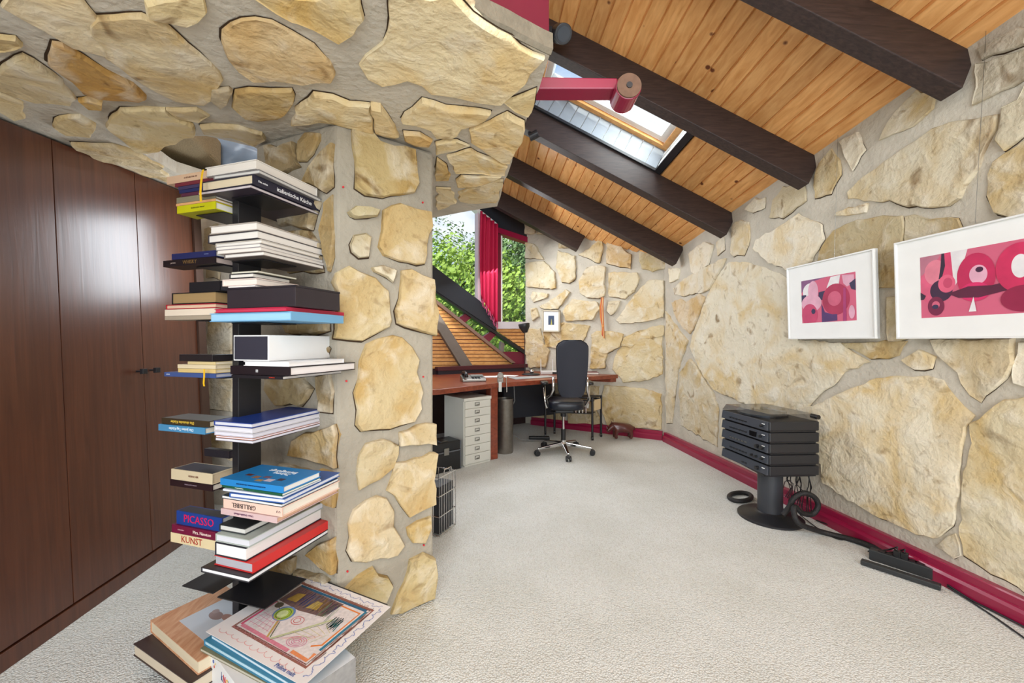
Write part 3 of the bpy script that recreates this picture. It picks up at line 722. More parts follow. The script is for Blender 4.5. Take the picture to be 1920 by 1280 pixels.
# red arm with round end
t = thing('red_arm', 'raspberry red timber arm with a round end reaching out under the roof window', 'handrail', (-.15, 1.5, 2.10))
mb = MB(); mb.hexa([(-.30, 1.48, 2.085), (.39, 1.48, 2.085), (.39, 1.555, 2.085), (-.30, 1.555, 2.085)], [(-.30, 1.48, 2.135), (.39, 1.48, 2.125), (.39, 1.555, 2.125), (-.30, 1.555, 2.135)]); mb.build('arm', MAGENTA, t, bevel=.004)
mb = MB(); mb.cyl((.425, 1.455, 2.078), (.425, 1.55, 2.078), .047, None, 28); mb.build('round_end', MAGENTA, t, bevel=.003)
mb = MB(); mb.cyl((.425, 1.448, 2.078), (.425, 1.4555, 2.078), .044, None, 28); mb.build('end_grain', mat('rusty_end', (112, 84, 66), .8, var=.4, vscale=40), t)
mb = MB(); mb.cyl((.425, 1.444, 2.078), (.425, 1.4485, 2.078), .011, None, 14); mb.build('bolt_hole', BLACKM, t)
# loft posts carry: thin side band (slab face) stays mortar

# ------------------------------------------------------------------ pillar
PC = Vector((-.675, 1.543)); PR = Vector((-.351, 1.79)); DP = (PR-PC).normalized(); NP = Vector((DP.y, -DP.x))
PL = Vector((-1.103, 1.723)); DL = (PL-PC).normalized()
c4 = [PC, PR, Vector((-.57, 2.07)), Vector((-1.04, 1.93)), PL]
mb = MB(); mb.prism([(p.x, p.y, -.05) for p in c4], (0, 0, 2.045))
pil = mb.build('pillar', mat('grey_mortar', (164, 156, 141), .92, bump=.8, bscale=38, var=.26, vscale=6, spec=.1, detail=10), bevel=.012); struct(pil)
t2, t3 = wall_maps(PC, DP, NP)
A = [
 ([(318,142),(440,162),(480,212),(560,242),(688,272),(698,400),(708,460),(680,508),(600,528),(500,542),(400,528),(347,488),(332,400),(322,250)], (206,176,112)),
 ([(290,630),(340,605),(420,605),(475,625),(460,655),(340,672),(310,660)], (204,186,140)),
 ([(502,622),(600,592),(700,612),(785,637),(785,720),(768,830),(748,942),(600,918),(512,888),(478,840),(482,740)], (216,182,118)),
 ([(312,830),(332,780),(400,762),(433,787),(423,850),(413,903),(360,903),(322,870)], (208,192,156)),
 ([(437,970),(500,966),(583,987),(568,1030),(555,1053),(520,1020),(450,990)], (224,208,172)),
 ([(225,1000),(300,962),(370,985),(450,1040),(548,1110),(548,1280),(535,1318),(450,1360),(378,1390),(222,1384)], (214,188,134)),
 ([(612,986),(672,978),(736,1010),(815,1042),(815,1370),(736,1348),(634,1316),(584,1294),(598,1150)], (218,184,122)),
]
stones(A, 560, 200, 3.2, t2, t3, pil, .022, SAND)
A = [
 ([(402,272),(470,252),(560,222),(620,232),(680,292),(718,370),(708,440),(732,560),(732,660),(688,733),(600,748),(480,772),(372,787),(337,750),(352,660),(332,560),(352,480),(372,380)], (222,194,138)),
 ([(362,940),(402,872),(500,832),(592,880),(592,930),(555,1000),(480,1068),(362,1138),(352,1040)], (218,194,146)),
 ([(604,878),(604,802),(700,762),(815,752),(815,868),(660,868)], (222,198,150)),
 ([(572,980),(640,962),(780,922),(815,932),(815,1232),(740,1262),(656,1304),(614,1232),(576,1168),(528,1146),(534,1104)], (222,192,136)),
]
stones(A, 560, 560, 3.2, t2, t3, pil, .022, SAND)
A = [
 ([(392,430),(440,330),(530,252),(620,208),(700,228),(748,330),(758,440),(798,530),(838,600),(778,688),(640,698),(540,718),(422,722),(392,640),(402,540)], (224,200,156)),
 ([(862,460),(940,412),(1050,372),(1048,460),(1000,578),(900,578),(872,520)], (222,200,150)),
 ([(372,940),(470,842),(580,782),(620,850),(700,852),(743,920),(690,1040),(560,1100),(420,1060)], (220,194,134)),
 ([(882,720),(1000,652),(1082,702),(1082,960),(1076,1022),(900,1092),(742,1142),(762,1060),(832,900)], (216,188,128)),
]
stones(A, 560, 880, 4.267, t2, t3, pil, .022, SAND)
n2 = Vector((DL.y, -DL.x)); n2 = n2 if n2.y < 0 else -n2
t2, t3 = wall_maps(PC, DL, n2)
A = [
 [(1390,130),(1450,60),(1560,60),(1555,110),(1500,220),(1450,285),(1385,285)],
 [(1670,150),(1675,500),(1610,550),(1425,480),(1480,340),(1590,220)],
 [(1120,190),(1350,140),(1360,290),(1395,330),(1250,400),(1130,360)],
 [(1600,640),(1675,580),(1675,1100),(1640,1230),(1600,1000),(1565,880)],
 [(1200,520),(1400,500),(1560,640),(1500,860),(1250,840)],
 [(1250,900),(1480,900),(1560,1000),(1590,1240),(1300,1240)],
]
PD = [(176, 150, 106), (188, 160, 108), (170, 146, 104)]  # darker stone tones put the shade of the pillar's left face into the colour
stones(A, 260, 240, 4.571, t2, t3, pil, .02, PD)
A = [
 [(1180,250),(1600,220),(1650,380),(1640,560),(1300,560),(1200,420)],
 [(1150,620),(1560,600),(1640,700),(1600,820),(1200,840)],
 [(1120,900),(1400,900),(1500,1040),(1400,1180),(1200,1180),(1120,1050)],
 [(1540,960),(1660,900),(1665,1240),(1560,1230)],
]
stones(A, 260, 500, 4.571, t2, t3, pil, .02, PD)
A = [
 ([(1380,430),(1760,280),(1770,690),(1600,630),(1340,560)], (202,166,104)),
 ([(1640,710),(1770,740),(1760,1050),(1700,1030),(1560,950)], (206,164,92)),
 [(1250,640),(1560,720),(1500,900),(1240,860)],
]
stones(A, 280, 740, 5.04, t2, t3, pil, .02, PD)
A = [
 ([(1360,620),(1600,490),(1600,790),(1500,730),(1400,650)], (206,168,100)),
 [(1010,750),(1260,650),(1250,780),(1150,875),(1015,865)],
 [(1280,760),(1480,800),(1560,860),(1400,1000),(1270,900)],
]
stones(A, 280, 900, 4.571, t2, t3, pil, .02, PD)
# red survey dots on the mortar
t2, t3 = wall_maps(PC, DP, NP)
RED = mat('red_dot', (206, 30, 44), .5)
for k, (x, y) in enumerate(((643, 351), (792, 380), (649, 714), (793, 706), (651, 1070), (794, 1021))):
    u, v = t2(x, y); p = t3(u, v, .001); q = t3(u, v, .006)
    o = MB().cyl(p, q, .0038, None, 10).build('wall_plug', RED); tag(o, ['tiny red wall plug high on the left of the stone pillar', 'tiny red wall plug high on the right of the stone pillar', 'tiny red wall plug at mid height on the pillar, left side', 'tiny red wall plug at mid height on the pillar, right side', 'tiny red wall plug low on the pillar above the crayon drawing', 'tiny red wall plug low on the right of the pillar'][k], 'wall plug', 'red plugs in the pillar')

# wall beyond the closet and the pillar (stair side)
wl = wallslab('wall_left', (-3.1, 3.0), (-.95, 2.62), (0, -1), 2.6, 2.6, .25, mat('pale_rubble', (226, 218, 204), .92, bump=1.0, bscale=22, var=.18, vscale=14))
t2, t3 = wall_maps(Vector((-.95, 2.62)), Vector((-2.15, .38)), Vector((-.17, -.98)))
A = [[(392,600),(436,600),(437,672),(394,665)], [(393,706),(436,712),(437,770),(395,766)], [(388,430),(410,420),(412,520),(390,520)], [(415,430),(440,430),(440,500),(418,500)], [(396,790),(440,795),(436,860),(398,850)], [(395,540),(430,530),(432,590),(398,590)]]
stones(A, 0, 0, 1, t2, t3, wl, .02, [(222,212,190), (214,196,160)])

# ------------------------------------------------------------------ closet
def Xc(Y, z): return -1.772-.1095*(Y-1.384)-.048*z
ys = [.45, .825, 1.237, 1.647, 2.057, 2.475]
cl = thing('closet', 'built-in walnut wardrobe with tall flat doors under the stone soffit', 'wardrobe', (-1.8, 1.4, 0))
mb = MB(); a, b = ys[0], ys[-1]
mb.hexa([(Xc(a, 0)-.02, a, 0), (Xc(b, 0)-.02, b, 0), (Xc(b, 0)-.3, b, 0), (Xc(a, 0)-.3, a, 0)], [(Xc(a, 2)-.022, a, 1.87), (Xc(b, 2)-.022, b, 2.03), (Xc(b, 2)-.3, b, 2.03), (Xc(a, 2)-.3, a, 1.87)])
mb.build('carcass', mat('closet_inside', (40, 22, 16), .6), cl)
mb = MB(); mb.hexa([(Xc(a, 0)+.004, a, 0), (Xc(b, 0)+.004, b, 0), (Xc(b, 0)-.02, b, 0), (Xc(a, 0)-.02, a, 0)], [(Xc(a, .06)+.004, a, .064), (Xc(b, .06)+.004, b, .064), (Xc(b, .06)-.02, b, .064), (Xc(a, .06)-.02, a, .064)])
mb.build('plinth', CLOSET, cl, bevel=.002)
for k in range(len(ys)-1):
    a, b = ys[k]+.0015, ys[k+1]-.0015; z0 = .072; za = soff(Xc(a, 2), a)-.012; zb = soff(Xc(b, 2), b)-.012
    d = MB().hexa([(Xc(a, z0), a, z0), (Xc(b, z0), b, z0), (Xc(b, z0)-.02, b, z0), (Xc(a, z0)-.02, a, z0)], [(Xc(a, za), a, za), (Xc(b, zb), b, zb), (Xc(b, zb)-.02, b, zb), (Xc(a, za)-.02, a, za)]).build('door', CLOSET, cl, bevel=.0015)
    kn = {3: ys[4]-.045, 4: ys[4]+.04, 1: ys[2]-.045, 2: ys[2]+.04}.get(k)
    if kn:
        x = Xc(kn, 1.0); m_ = MB(); m_.cyl((x-.002, kn, 1.0), (x+.03, kn-.003, 1.0), .005, None, 10); m_.box((x+.028, kn-.013, .987), (x+.045, kn+.013, 1.013)); m_.build('knob', BLACKM, d, bevel=.002)
mb = MB(); b = ys[-1]
mb.hexa([(Xc(b, 0)+.01, b+.002, 0), (Xc(b, 0)+.01, b+.06, 0), (Xc(b, 0)-.3, b+.06, 0), (Xc(b, 0)-.3, b+.002, 0)], [(Xc(b, 2)+.01, b+.002, 2.04), (Xc(b, 2)+.01, b+.06, 2.04), (Xc(b, 2)-.3, b+.06, 2.04), (Xc(b, 2)-.3, b+.002, 2.04)])
mb.build('end_panel', mat('dark_end_panel', (74, 50, 38), .6, var=.2), cl)

# ------------------------------------------------------------------ baseboard duct
def duct(name, p0, p1, n):
    p0 = Vector((p0[0], p0[1], 0)); p1 = Vector((p1[0], p1[1], 0)); n = Vector((n[0], n[1], 0)).normalized()
    prof = [(-.01, 0), (.052, 0), (.052, .052), (.044, .064), (.034, .068), (.034, .098), (.028, .103), (-.01, .103)]
    a = [p0+n*x+Vector((0, 0, z)) for x, z in prof]; b = [p1+n*x+Vector((0, 0, z)) for x, z in prof]; k = len(prof)
    o = MB().add(a+b, [tuple(range(k)), tuple(range(k, 2*k))[::-1]]+[(i, (i+1) % k, k+(i+1) % k, k+i) for i in range(k)]).build(name, MAGENTA); struct(o); return o
duct('baseboard_right', (Xw(-.5), -.5), (Xw(4.62), 4.62), NR)
e = WB+DB*1.75
duct('baseboard_back', WB+DB*.02, e, NB)

gw = wallslab('wall_gable', (-1.9, 4.41), (.19, 5.64), NG, .80, .80, .12, mat('dark_panelling', (52, 30, 30), .6))

# ------------------------------------------------------------------ desk
dk = thing('desk', 'long mahogany desk along the gable window and back wall', 'desk', (0, 4.3, 0))
poly = [(-1.3, 2.95), (-.608, 3.39), (-.15, 3.89), (1.30, 4.90), (.17, 5.58), (-.93, 4.93), (-1.5, 4.6)]
top = MB().prism([(x, y, .70) for x, y in poly], (0, 0, .045)).build('tabletop', DESKW, dk, bevel=.003)
MB().prism([(1.20, 4.86, .655), (1.28, 4.915, .655), (.30, 5.50, .655), (.25, 5.42, .655)], (0, 0, .045)).build('apron', DESKW, dk, bevel=.002)
MB().prism([(-.205, 3.885, 0), (-.14, 3.93, 0), (-.19, 4.01, 0), (-.255, 3.965, 0)], (0, 0, .70)).build('leg', DESKW, dk, bevel=.003)
MB().prism([(-.26, 3.98, 0), (-.20, 4.01, 0), (-.62, 4.62, 0), (-.68, 4.58, 0)], (0, 0, .70)).build('side_panel', mat('dark_red_panel', (70, 26, 22), .4), dk)
MB().prism([(-.9, 4.88, .745), (.19, 5.52, .745), (.17, 5.56, .745), (-.93, 4.92, .745)], (0, 0, .045)).build('rear_rail', mat('navy_rail', (38, 36, 48), .5), dk)
MB().prism([(-.9, 4.87, .79), (.22, 5.53, .79), (.17, 5.58, .79), (-.95, 4.92, .79)], (0, 0, .05)).build('rear_board', mat('plum_brown_board', (78, 30, 38), .4), dk, bevel=.003)
MB().prism([(-.1, 4.80, .22), (.55, 5.10, .22), (.53, 5.14, .22), (-.12, 4.84, .22)], (0, 0, .47)).build('desk_shade_panel', mat('navy_panel', (24, 26, 36), .6), dk, bevel=.003)  # added dark panel standing in for the shade and dark gear under the desk

# drawer cabinet
ca = thing('drawer_cabinet', 'off-white metal multi-drawer cabinet under the left end of the desk', 'cabinet', (-.436, 3.647, 0))
fx = Vector((.755, .655, 0)); fy = Vector((-.655, .755, 0)); MC = basis(Vector((-.436, 3.647, 0)), fx, fy, Vector((0, 0, 1)))
MB().box((0, .012, .012), (.316, .344, .628), MC).build('body', OFFW, ca, bevel=.003)
MB().box((0, 0, .60), (.316, .012, .628), MC).build('top_edge', OFFW, ca, bevel=.002)
z = .598
for hh in (.070, .075, .088, .088, .086, .084, .088):
    d = MB().box((.012, 0, z-hh+.003), (.304, .014, z-.001), MC).build('drawer', OFFW, ca, bevel=.002)
    zc_ = z-hh*.45; mb = MB()
    for a, b in (((-.026, -.016), (-.022, .016)), ((.022, -.016), (.026, .016)), ((-.026, .012), (.026, .016)), ((-.026, -.016), (.026, -.012))):
        mb.box((.145+a[0], -.006, zc_+a[1]), (.145+b[0], 0, zc_+b[1]), MC)
    mb.box((.135, -.014, zc_-.012), (.163, -.004, zc_-.004), MC)
    mb.build('handle', ALU, d); z -= hh
MB().box((.01, .01, 0), (.306, .33, .012), MC).build('foot_plinth', OFFW, ca)
# flight case
sc_ = thing('hard_case', 'black hard case with silver edges beside the drawer cabinet', 'case', (-.5, 3.6, 0))
MS = basis(Vector((-.462, 3.62, 0)), Vector((-.755, -.655, 0)), Vector((-.655, .755, 0)), Vector((0, 0, 1)))
MB().box((0, 0, .0), (.34, .2, .17), MS).build('shell', BLACKPL, sc_, bevel=.008)
MB().box((0, 0, .178), (.34, .2, .262), MS).build('lid', BLACKPL, sc_, bevel=.01)
mb = MB(); mb.box((-.003, -.003, .168), (.343, .203, .18), MS)
for x_ in (0, .333): mb.box((x_-.002, -.003, .004), (x_+.010, .004, .258), MS)
mb.build('rim', mat('rim_grey', (110, 114, 120), .35, .6), sc_, bevel=.002)
mb = MB(); mb.box((.13, -.008, .15), (.18, 0, .21), MS); mb.box((.12, .03, .262), (.19, .17, .268), MS); mb.build('latch', ALU, sc_)
# wire crate
wc = thing('wire_crate', 'chrome wire crate of dark boxes behind the pillar foot', 'crate', (-.5, 2.45, 0))
MW = basis(Vector((-.425, 2.34, 0)), Vector((-.9, .43, 0)).normalized(), Vector((.43, .9, 0)).normalized(), Vector((0, 0, 1)))
mb = MB()
for z in (.01, .12, .24, .35): mb.tube([MW @ Vector(p) for p in ((0, 0, z), (.3, 0, z), (.3, .17, z), (0, .17, z))], .003, 6, True)
for k in range(8):
    for q in ((0, .17*k/7), (.3*k/7, 0), (.3*k/7, .17)): mb.tube([MW @ Vector((q[0], q[1], .01)), MW @ Vector((q[0], q[1], .35))], .002, 5)
mb.tube([MW @ Vector(p) for p in ((0, .04, .35), (0, .05, .385), (0, .12, .385), (0, .13, .35))], .003, 6)
mb.build('basket', CHROME, wc)
for k in range(3):
    o = MB().box((.012+.095*k, .012, .014), (.012+.095*k+.088, .158, .29-.02*k), MW).build('file_box', mat('file_black', (38, 38, 42), .5), None, bevel=.003)
    tag(o, ['dark file box at the open side of the wire crate', 'dark file box in the middle of the wire crate', 'dark file box at the pillar side of the wire crate'][k], 'box', 'file boxes in the wire crate')
# bin
mb = MB(); M_ = Matrix.Translation((-.075, 4.16, 0)); mb.lathe([(.085, 0), (.088, .01), (.088, .545), (.092, .55), (.092, .56), (.084, .56), (.084, .02)], 28, M_)
o = mb.build('waste_bin', mat('galvanised', (150, 144, 136), .35, .9, var=.3, vscale=30), smooth=True, auto=True); tag(o, 'tall galvanised metal bin tucked behind the desk leg', 'bin')

# ------------------------------------------------------------------ office chair
ch = thing('office_chair', 'black leather swivel chair with mesh back and chrome base at the desk', 'chair', (.53, 4.12, 0))
cx, cy = .53, 4.12
mb = MB(); mb.cyl((cx, cy, .065), (cx, cy, .14), .033, .028, 20)
mb.build('hub', CHROME, ch, smooth=True, auto=True)
for k in range(5):
    a = math.radians(-90+2+72*k); d = Vector((math.cos(a), math.sin(a), 0)); sd = Vector((-d.y, d.x, 0)); r1 = .29
    p0 = Vector((cx, cy, .105)); p1 = p0+d*r1
    mb = MB(); mb.hexa([p0+sd*.022+Vector((0, 0, -.025)), p0-sd*.022+Vector((0, 0, -.025)), p1-sd*.011+Vector((0, 0, -.045)), p1+sd*.011+Vector((0, 0, -.045))], [p0+sd*.022+Vector((0, 0, .018)), p0-sd*.022+Vector((0, 0, .018)), p1-sd*.011+Vector((0, 0, -.025)), p1+sd*.011+Vector((0, 0, -.025))])
    mb.build('base_arm', CHROME, ch, bevel=.006)
    mb = MB(); q = Vector((cx, cy, .028))+d*(r1+.005)
    for s_ in (-.017, .017): mb.cyl(q+sd*(s_-.009), q+sd*(s_+.009), .027, None, 16)
    mb.cyl(q, q+Vector((0, 0, .035)), .009); mb.box((q.x-.016, q.y-.016, .03), (q.x+.016, q.y+.016, .058))
    mb.build('caster', BLACKPL, ch, bevel=.003)
mb = MB(); mb.cyl((cx, cy, .13), (cx, cy, .25), .024, None, 16); mb.cyl((cx, cy, .38), (cx, cy, .44), .03, None, 16); mb.build('column_sleeve', BLACKPL, ch)
mb = MB(); mb.cyl((cx, cy, .24), (cx, cy, .40), .014, None, 16); mb.build('gas_lift', CHROME, ch, smooth=True, auto=True)
mb = MB(); mb.box((cx-.10, cy-.1, .425), (cx+.10, cy+.13, .465)); mb.build('mechanism', BLACKPL, ch, bevel=.015)
def cushion(x0, x1, y0, y1, z0, z1, m, name, bulge=.02, nx=14, parent=ch, M=None, pw=3.0):
    mb = MB(); P = []
    def sq(t): return math.copysign(abs(t)**.55, t)
    N2 = 28; R_ = [(-1, .86), (-.8, .97), (-.3, 1), (.3, 1), (.8, .97), (1, .86)]
    for h_, f_ in R_:
        for k in range(N2):
            a = 2*math.pi*k/N2; x = (x0+x1)/2+(x1-x0)/2*f_*sq(math.cos(a)); y = (y0+y1)/2+(y1-y0)/2*f_*sq(math.sin(a))
            P.append(Vector((x, y, (z0+z1)/2+(z1-z0)/2*h_)))
    P.append(Vector(((x0+x1)/2, (y0+y1)/2, z0-bulge*.3))); P.append(Vector(((x0+x1)/2, (y0+y1)/2, z1+bulge)))
    fs = [(r*N2+k, r*N2+(k+1) % N2, (r+1)*N2+(k+1) % N2, (r+1)*N2+k) for r in range(5) for k in range(N2)]
    fs += [((k+1) % N2, k, 6*N2) for k in range(N2)]+[(5*N2+k, 5*N2+(k+1) % N2, 6*N2+1) for k in range(N2)]
    if M: P = [M @ p for p in P]
    mb.add(P, fs); o = mb.build(name, m, parent, smooth=True); return o
cushion(cx-.165, cx+.205, cy-.20, cy+.25, .465, .555, LEATHER, 'seat')
# backrest: curved shell leaning slightly towards the camera, rounded top
NX, NZ = 16, 18; front = []; back = []
for r in range(NZ+1):
    t = r/NZ; z = .60+.555*t; wd = (.120+.032*math.sin(min(1, t*1.25)*math.pi*.5)) 
    if t > .86: wd *= math.sqrt(max(0, 1-((t-.86)/.16)**2))*.9+.1
    if t < .08: wd *= .8+.2*t/.08
    for k in range(NX+1):
        u = k/NX*2-1; x = cx+.062+u*wd+.0*t; yy = cy-.20-.07*t+.035*u*u-.02*math.sin(t*math.pi)
        front.append(Vector((x, yy, z))); back.append(Vector((x, yy+.035, z)))
def grid_shell(front, back, NX, NZ):
    mb = MB(); n_ = len(front); mb.v = front+back; W_ = NX+1
    for r in range(NZ):
        for k in range(NX):
            a = r*W_+k; mb.f.append((a, a+1, a+W_+1, a+W_)); mb.f.append((n_+a, n_+a+W_, n_+a+W_+1, n_+a+1))
    for k in range(NX): mb.f.append((k, n_+k, n_+k+1, k+1)); a = NZ*W_+k; mb.f.append((a, a+1, n_+a+1, n_+a))
    for r in range(NZ): a = r*W_; mb.f.append((a, a+W_, n_+a+W_, n_+a)); a = r*W_+NX; mb.f.append((a, n_+a, n_+a+W_, a+W_))
    return mb
grid_shell(front, back, NX, NZ).build('backrest', MESHF, ch, smooth=True, auto=True)
mb = MB(); f2 = [p+Vector((0, .036, 0)) for p in front]; b2 = [p+Vector((0, .055, 0)) for p in front]
grid_shell([Vector(((p.x-cx-.062)*1.05+cx+.062, p.y, (p.z-.6)*1.02+.6)) for p in f2], [Vector(((p.x-cx-.062)*1.05+cx+.062, p.y, (p.z-.6)*1.02+.6)) for p in b2], NX, NZ).build('back_pad', LEATHER, ch, smooth=True, auto=True)
for sx in (-1, 1):
    x = cx+.04+sx*.155
    mb = MB(); mb.tube([(x+sx*.01, cy-.215, .80), (x+sx*.012, cy-.215, .68), (x+sx*.03, cy-.17, .62), (x+sx*.06, cy-.08, .58), (x+sx*.035, cy-.02, .50), (x-sx*.03, cy+.02, .46)], [.012, .014, .013, .013, .014, .012], 10)
    mb.build('side_bracket', CHROME, ch, smooth=True)
    mb = MB(); mb.tube([(x+sx*.055, cy+.02, .46), (x+sx*.075, cy+.06, .56), (x+sx*.08, cy+.08, .70)], [.014, .015, .014], 10); mb.build('arm_post', CHROME, ch, smooth=True)
    cushion(x+sx*.078-.04, x+sx*.078+.04, cy-.05, cy+.20, .705, .735, BLACKPL, 'armrest', .003)

# side table with black legs
tb = thing('trolley_table', 'small black-legged trolley table on casters under the desk behind the chair', 'table', (.7, 4.85, 0))
cs = [(.40, 4.80), (.935, 4.655), (1.075, 4.83), (.53, 4.99)]
for x, y in cs:
    mb = MB(); mb.cyl((x, y, .05), (x, y, .50), .0135, None, 12); mb.build('leg', BLACKM, tb)
    mb = MB(); mb.cyl((x-.012, y, .024), (x+.012, y, .024), .024, None, 14); mb.cyl((x, y, .024), (x, y, .06), .008); mb.build('caster', BLACKPL, tb)
MB().prism([(x, y, .485) for x, y in cs], (0, 0, .018)).build('tabletop', BLACKM, tb, bevel=.004)
mb = MB(); mb.tube([(x, y, .46) for x, y in cs], .010, 8, True); mb.build('rail', BLACKM, tb)
MB().prism([(.955, 4.69, .34), (1.055, 4.815, .34), (1.065, 4.807, .34), (.965, 4.682, .34)], (0, 0, .125)).build('end_panel', mat('birch', (214, 190, 150), .5), tb)
mb = MB(); mb.prism([(.45, 4.80, .30), (.92, 4.675, .30), (1.0, 4.80, .30), (.55, 4.95, .30)], (0, 0, .006)); mb.build('lower_shelf', BLACKM, tb)
for k in range(9):
    x = .56+k*.038; y = 4.785-k*.0105
    o = MB().box((x, y, .307), (x+.012, y+.09, .42+.02*(k % 3))).build('folder', [WHITE, C3((214, 206, 196)), C3((196, 176, 170))][k % 3], None, bevel=.002)
    tag(o, 'pale paper folder upright in the row under the trolley tabletop', 'folder', 'pale folders filed in the trolley')

# things on the desk
def phone():
    t = thing('telephone', 'black and silver desk telephone on the left of the desk', 'telephone', (-.42, 4.12, .745))
    M = basis(Vector((-.49, 3.98, .746)), Vector((.96, .28, 0)).normalized(), Vector((-.28, .96, 0)).normalized(), Vector((0, 0, 1)))
    MB().hexa([M @ Vector(p) for p in ((0, 0, 0), (.24, 0, 0), (.24, .18, 0), (0, .18, 0))], [M @ Vector(p) for p in ((0, 0, .025), (.24, 0, .025), (.24, .18, .06), (0, .18, .06))]).build('body', ALU, t, bevel=.005)
    mb = MB(); mb.tube([M @ Vector(p) for p in ((.035, -.015, .05), (.035, .0, .075), (.035, .06, .092), (.035, .12, .09), (.035, .18, .08), (.035, .19, .055))], [.02, .018, .013, .013, .018, .02], 10); mb.build('handset', BLACKPL, t, smooth=True)
    MB().box((.10, .08, .045), (.22, .16, .058), M).build('display', mat('lcd', (150, 160, 160), .3), t)
    mb = MB()
    for a in range(4):
        for b in range(3): mb.box((.10+.03*b, .012+.016*a, .027+.003*a), (.122+.03*b, .022+.016*a, .034+.003*a), M)
    mb.build('keys', BLACKPL, t)
phone()
t = thing('pencil_sharpener', 'grey hand-crank pencil sharpener clamped to the desk edge above the leg', 'sharpener', (-.11, 3.95, .745))
mb = MB(); mb.box((-.145, 3.93, .746), (-.085, 4.0, .81)); mb.cyl((-.115, 3.925, .815), (-.115, 4.005, .815), .03, None, 18); mb.build('body', mat('dull_steel', (128, 120, 112), .4, .7), t, bevel=.004)
mb = MB(); mb.tube([(-.08, 3.93, .80), (-.055, 3.925, .80), (-.055, 3.92, .745), (-.052, 3.91, .69)], .004, 8); mb.cyl((-.052, 3.91, .655), (-.052, 3.91, .70), .006); mb.build('crank', CHROME, t)
mb = MB(); mb.box((-.13, 3.895, .66), (-.10, 3.905, .76)); mb.box((-.13, 3.90, .748), (-.10, 3.95, .755)); mb.build('clamp', ALU, t)
def dlamp():
    x, y = .20, 4.86
    t = thing('desk_lamp', 'black desk lamp with a bowl shade on a thin upright stem', 'lamp', (x, y, .745))
    mb = MB(); mb.lathe([(.11, .0), (.11, .008), (.095, .018), (.03, .022)], 28, Matrix.Translation((x-.02+.05, y, .746))); mb.build('base', BLACKM, t, smooth=True, auto=True)
    mb = MB(); mb.tube([(x-.045, y, .76), (x-.045, y, 1.30)], .005, 8); mb.tube([(x+.03, y, .765), (x+.0, y, .80), (x-.045, y, .80)], .004, 8); mb.build('stem', BLACKM, t)
    M = Matrix.Translation((x-.05, y, 1.33)) @ Matrix.Rotation(math.radians(-9), 4, 'Y')
    mb = MB(); mb.lathe([(.026, -.075), (.030, -.07), (.066, -.005), (.070, .03), (.066, .038), (.02, .042)], 28, M); mb.build('shade', BLACKM, t, smooth=True, auto=True)
    mb = MB(); mb.lathe([(.006, .0), (.022, .005), (.028, .02), (.022, .038), (.006, .044)], 18, Matrix.Translation((x+.04, y-.02, .768))); mb.build('metal_ball', CHROME, t, smooth=True)
dlamp()
t = thing('router', 'white router box with two upright antennas beside the desk lamp', 'router', (.45, 5.0, .745))
MB().box((.36, 4.94, .746), (.62, 5.06, .782)).build('body', WHITE, t, bevel=.004)
MB().box((.50, 4.935, .75), (.62, 4.94, .772)).build('front_strip', BLACKPL, t)
for x in (.335, .485): mb = MB(); mb.cyl((x+.03, 5.05, .77), (x+.03, 5.05, .93), .006, .004, 8); mb.build('antenna', WHITE, t)
o = MB().prism([(.04, 4.25, .7465), (.50, 4.55, .7465), (.42, 4.72, .7465), (-.05, 4.50, .7465)], (0, 0, .003)).build('desk_pad', mat('grey_pad', (168, 172, 172), .35)); tag(o, 'pale grey desk pad in front of the office chair', 'desk pad')
for k, (x, y, a, l) in enumerate(((-.28, 4.55, .2, 'white sheet of paper below the lamp foot on the desk'), (-.06, 4.72, -.3, 'loose paper sheet beside the telephone on the desk'), (.72, 4.78, .5, 'loose paper sheet on the desk right of the chair back'))):
    M = Matrix.Translation((x, y, .7462)) @ Matrix.Rotation(a, 4, 'Z'); o = MB().box((-.12, -.08, 0), (.12, .08, .0015+.004*(k == 0)), M).build('paper_sheet', WHITE); tag(o, l, 'paper', 'papers on the desk')
t = thing('camera_stand', 'small black gadget on a white block at the back of the desk', 'gadget', (.66, 5.08, .745))
MB().box((.64, 5.05, .746), (.72, 5.10, .83)).build('block', WHITE, t, bevel=.003); mb = MB(); mb.box((.62, 5.045, .83), (.73, 5.09, .875)); mb.cyl((.60, 5.06, .85), (.63, 5.06, .85), .02); mb.build('head', BLACKPL, t, bevel=.004)
t = thing('book_pile_red', 'dark red book lying on the desk against the back wall behind the chair', 'book', (.92, 5.0, .745))
MB().box((.86, 4.88, .746), (1.06, 5.02, .775)).build('cover', mat('c_darkred', (96, 32, 44), .5), t, bevel=.002); MB().box((.864, 4.878, .75), (1.056, 4.90, .771)).build('pages', PAGES, t)
t.name = 'book'
# cable under the desk
mb = MB(); mb.tube([(.02, 4.35, .69), (.03, 4.4, .5), (-.06, 4.45, .3), (-.02, 4.5, .12), (.12, 4.55, .03), (.45, 4.6, .012)], .006, 6); o = mb.build('cable', mat('grey_cable', (120, 120, 120), .5)); tag(o, 'grey cable hanging down under the desk to the carpet', 'cable')
t = thing('power_brick', 'black power strip lying on the carpet behind the chair base', 'power strip', (.36, 4.7, 0))
MB().box((.20, 4.66, 0), (.44, 4.74, .035)).build('body', BLACKPL, t, bevel=.006); mb = MB(); [mb.cyl((.25+.06*k, 4.70, .035), (.25+.06*k, 4.70, .038), .02, None, 14) for k in range(3)]; mb.build('socket', mat('socket_grey', (60, 60, 62), .5), t)

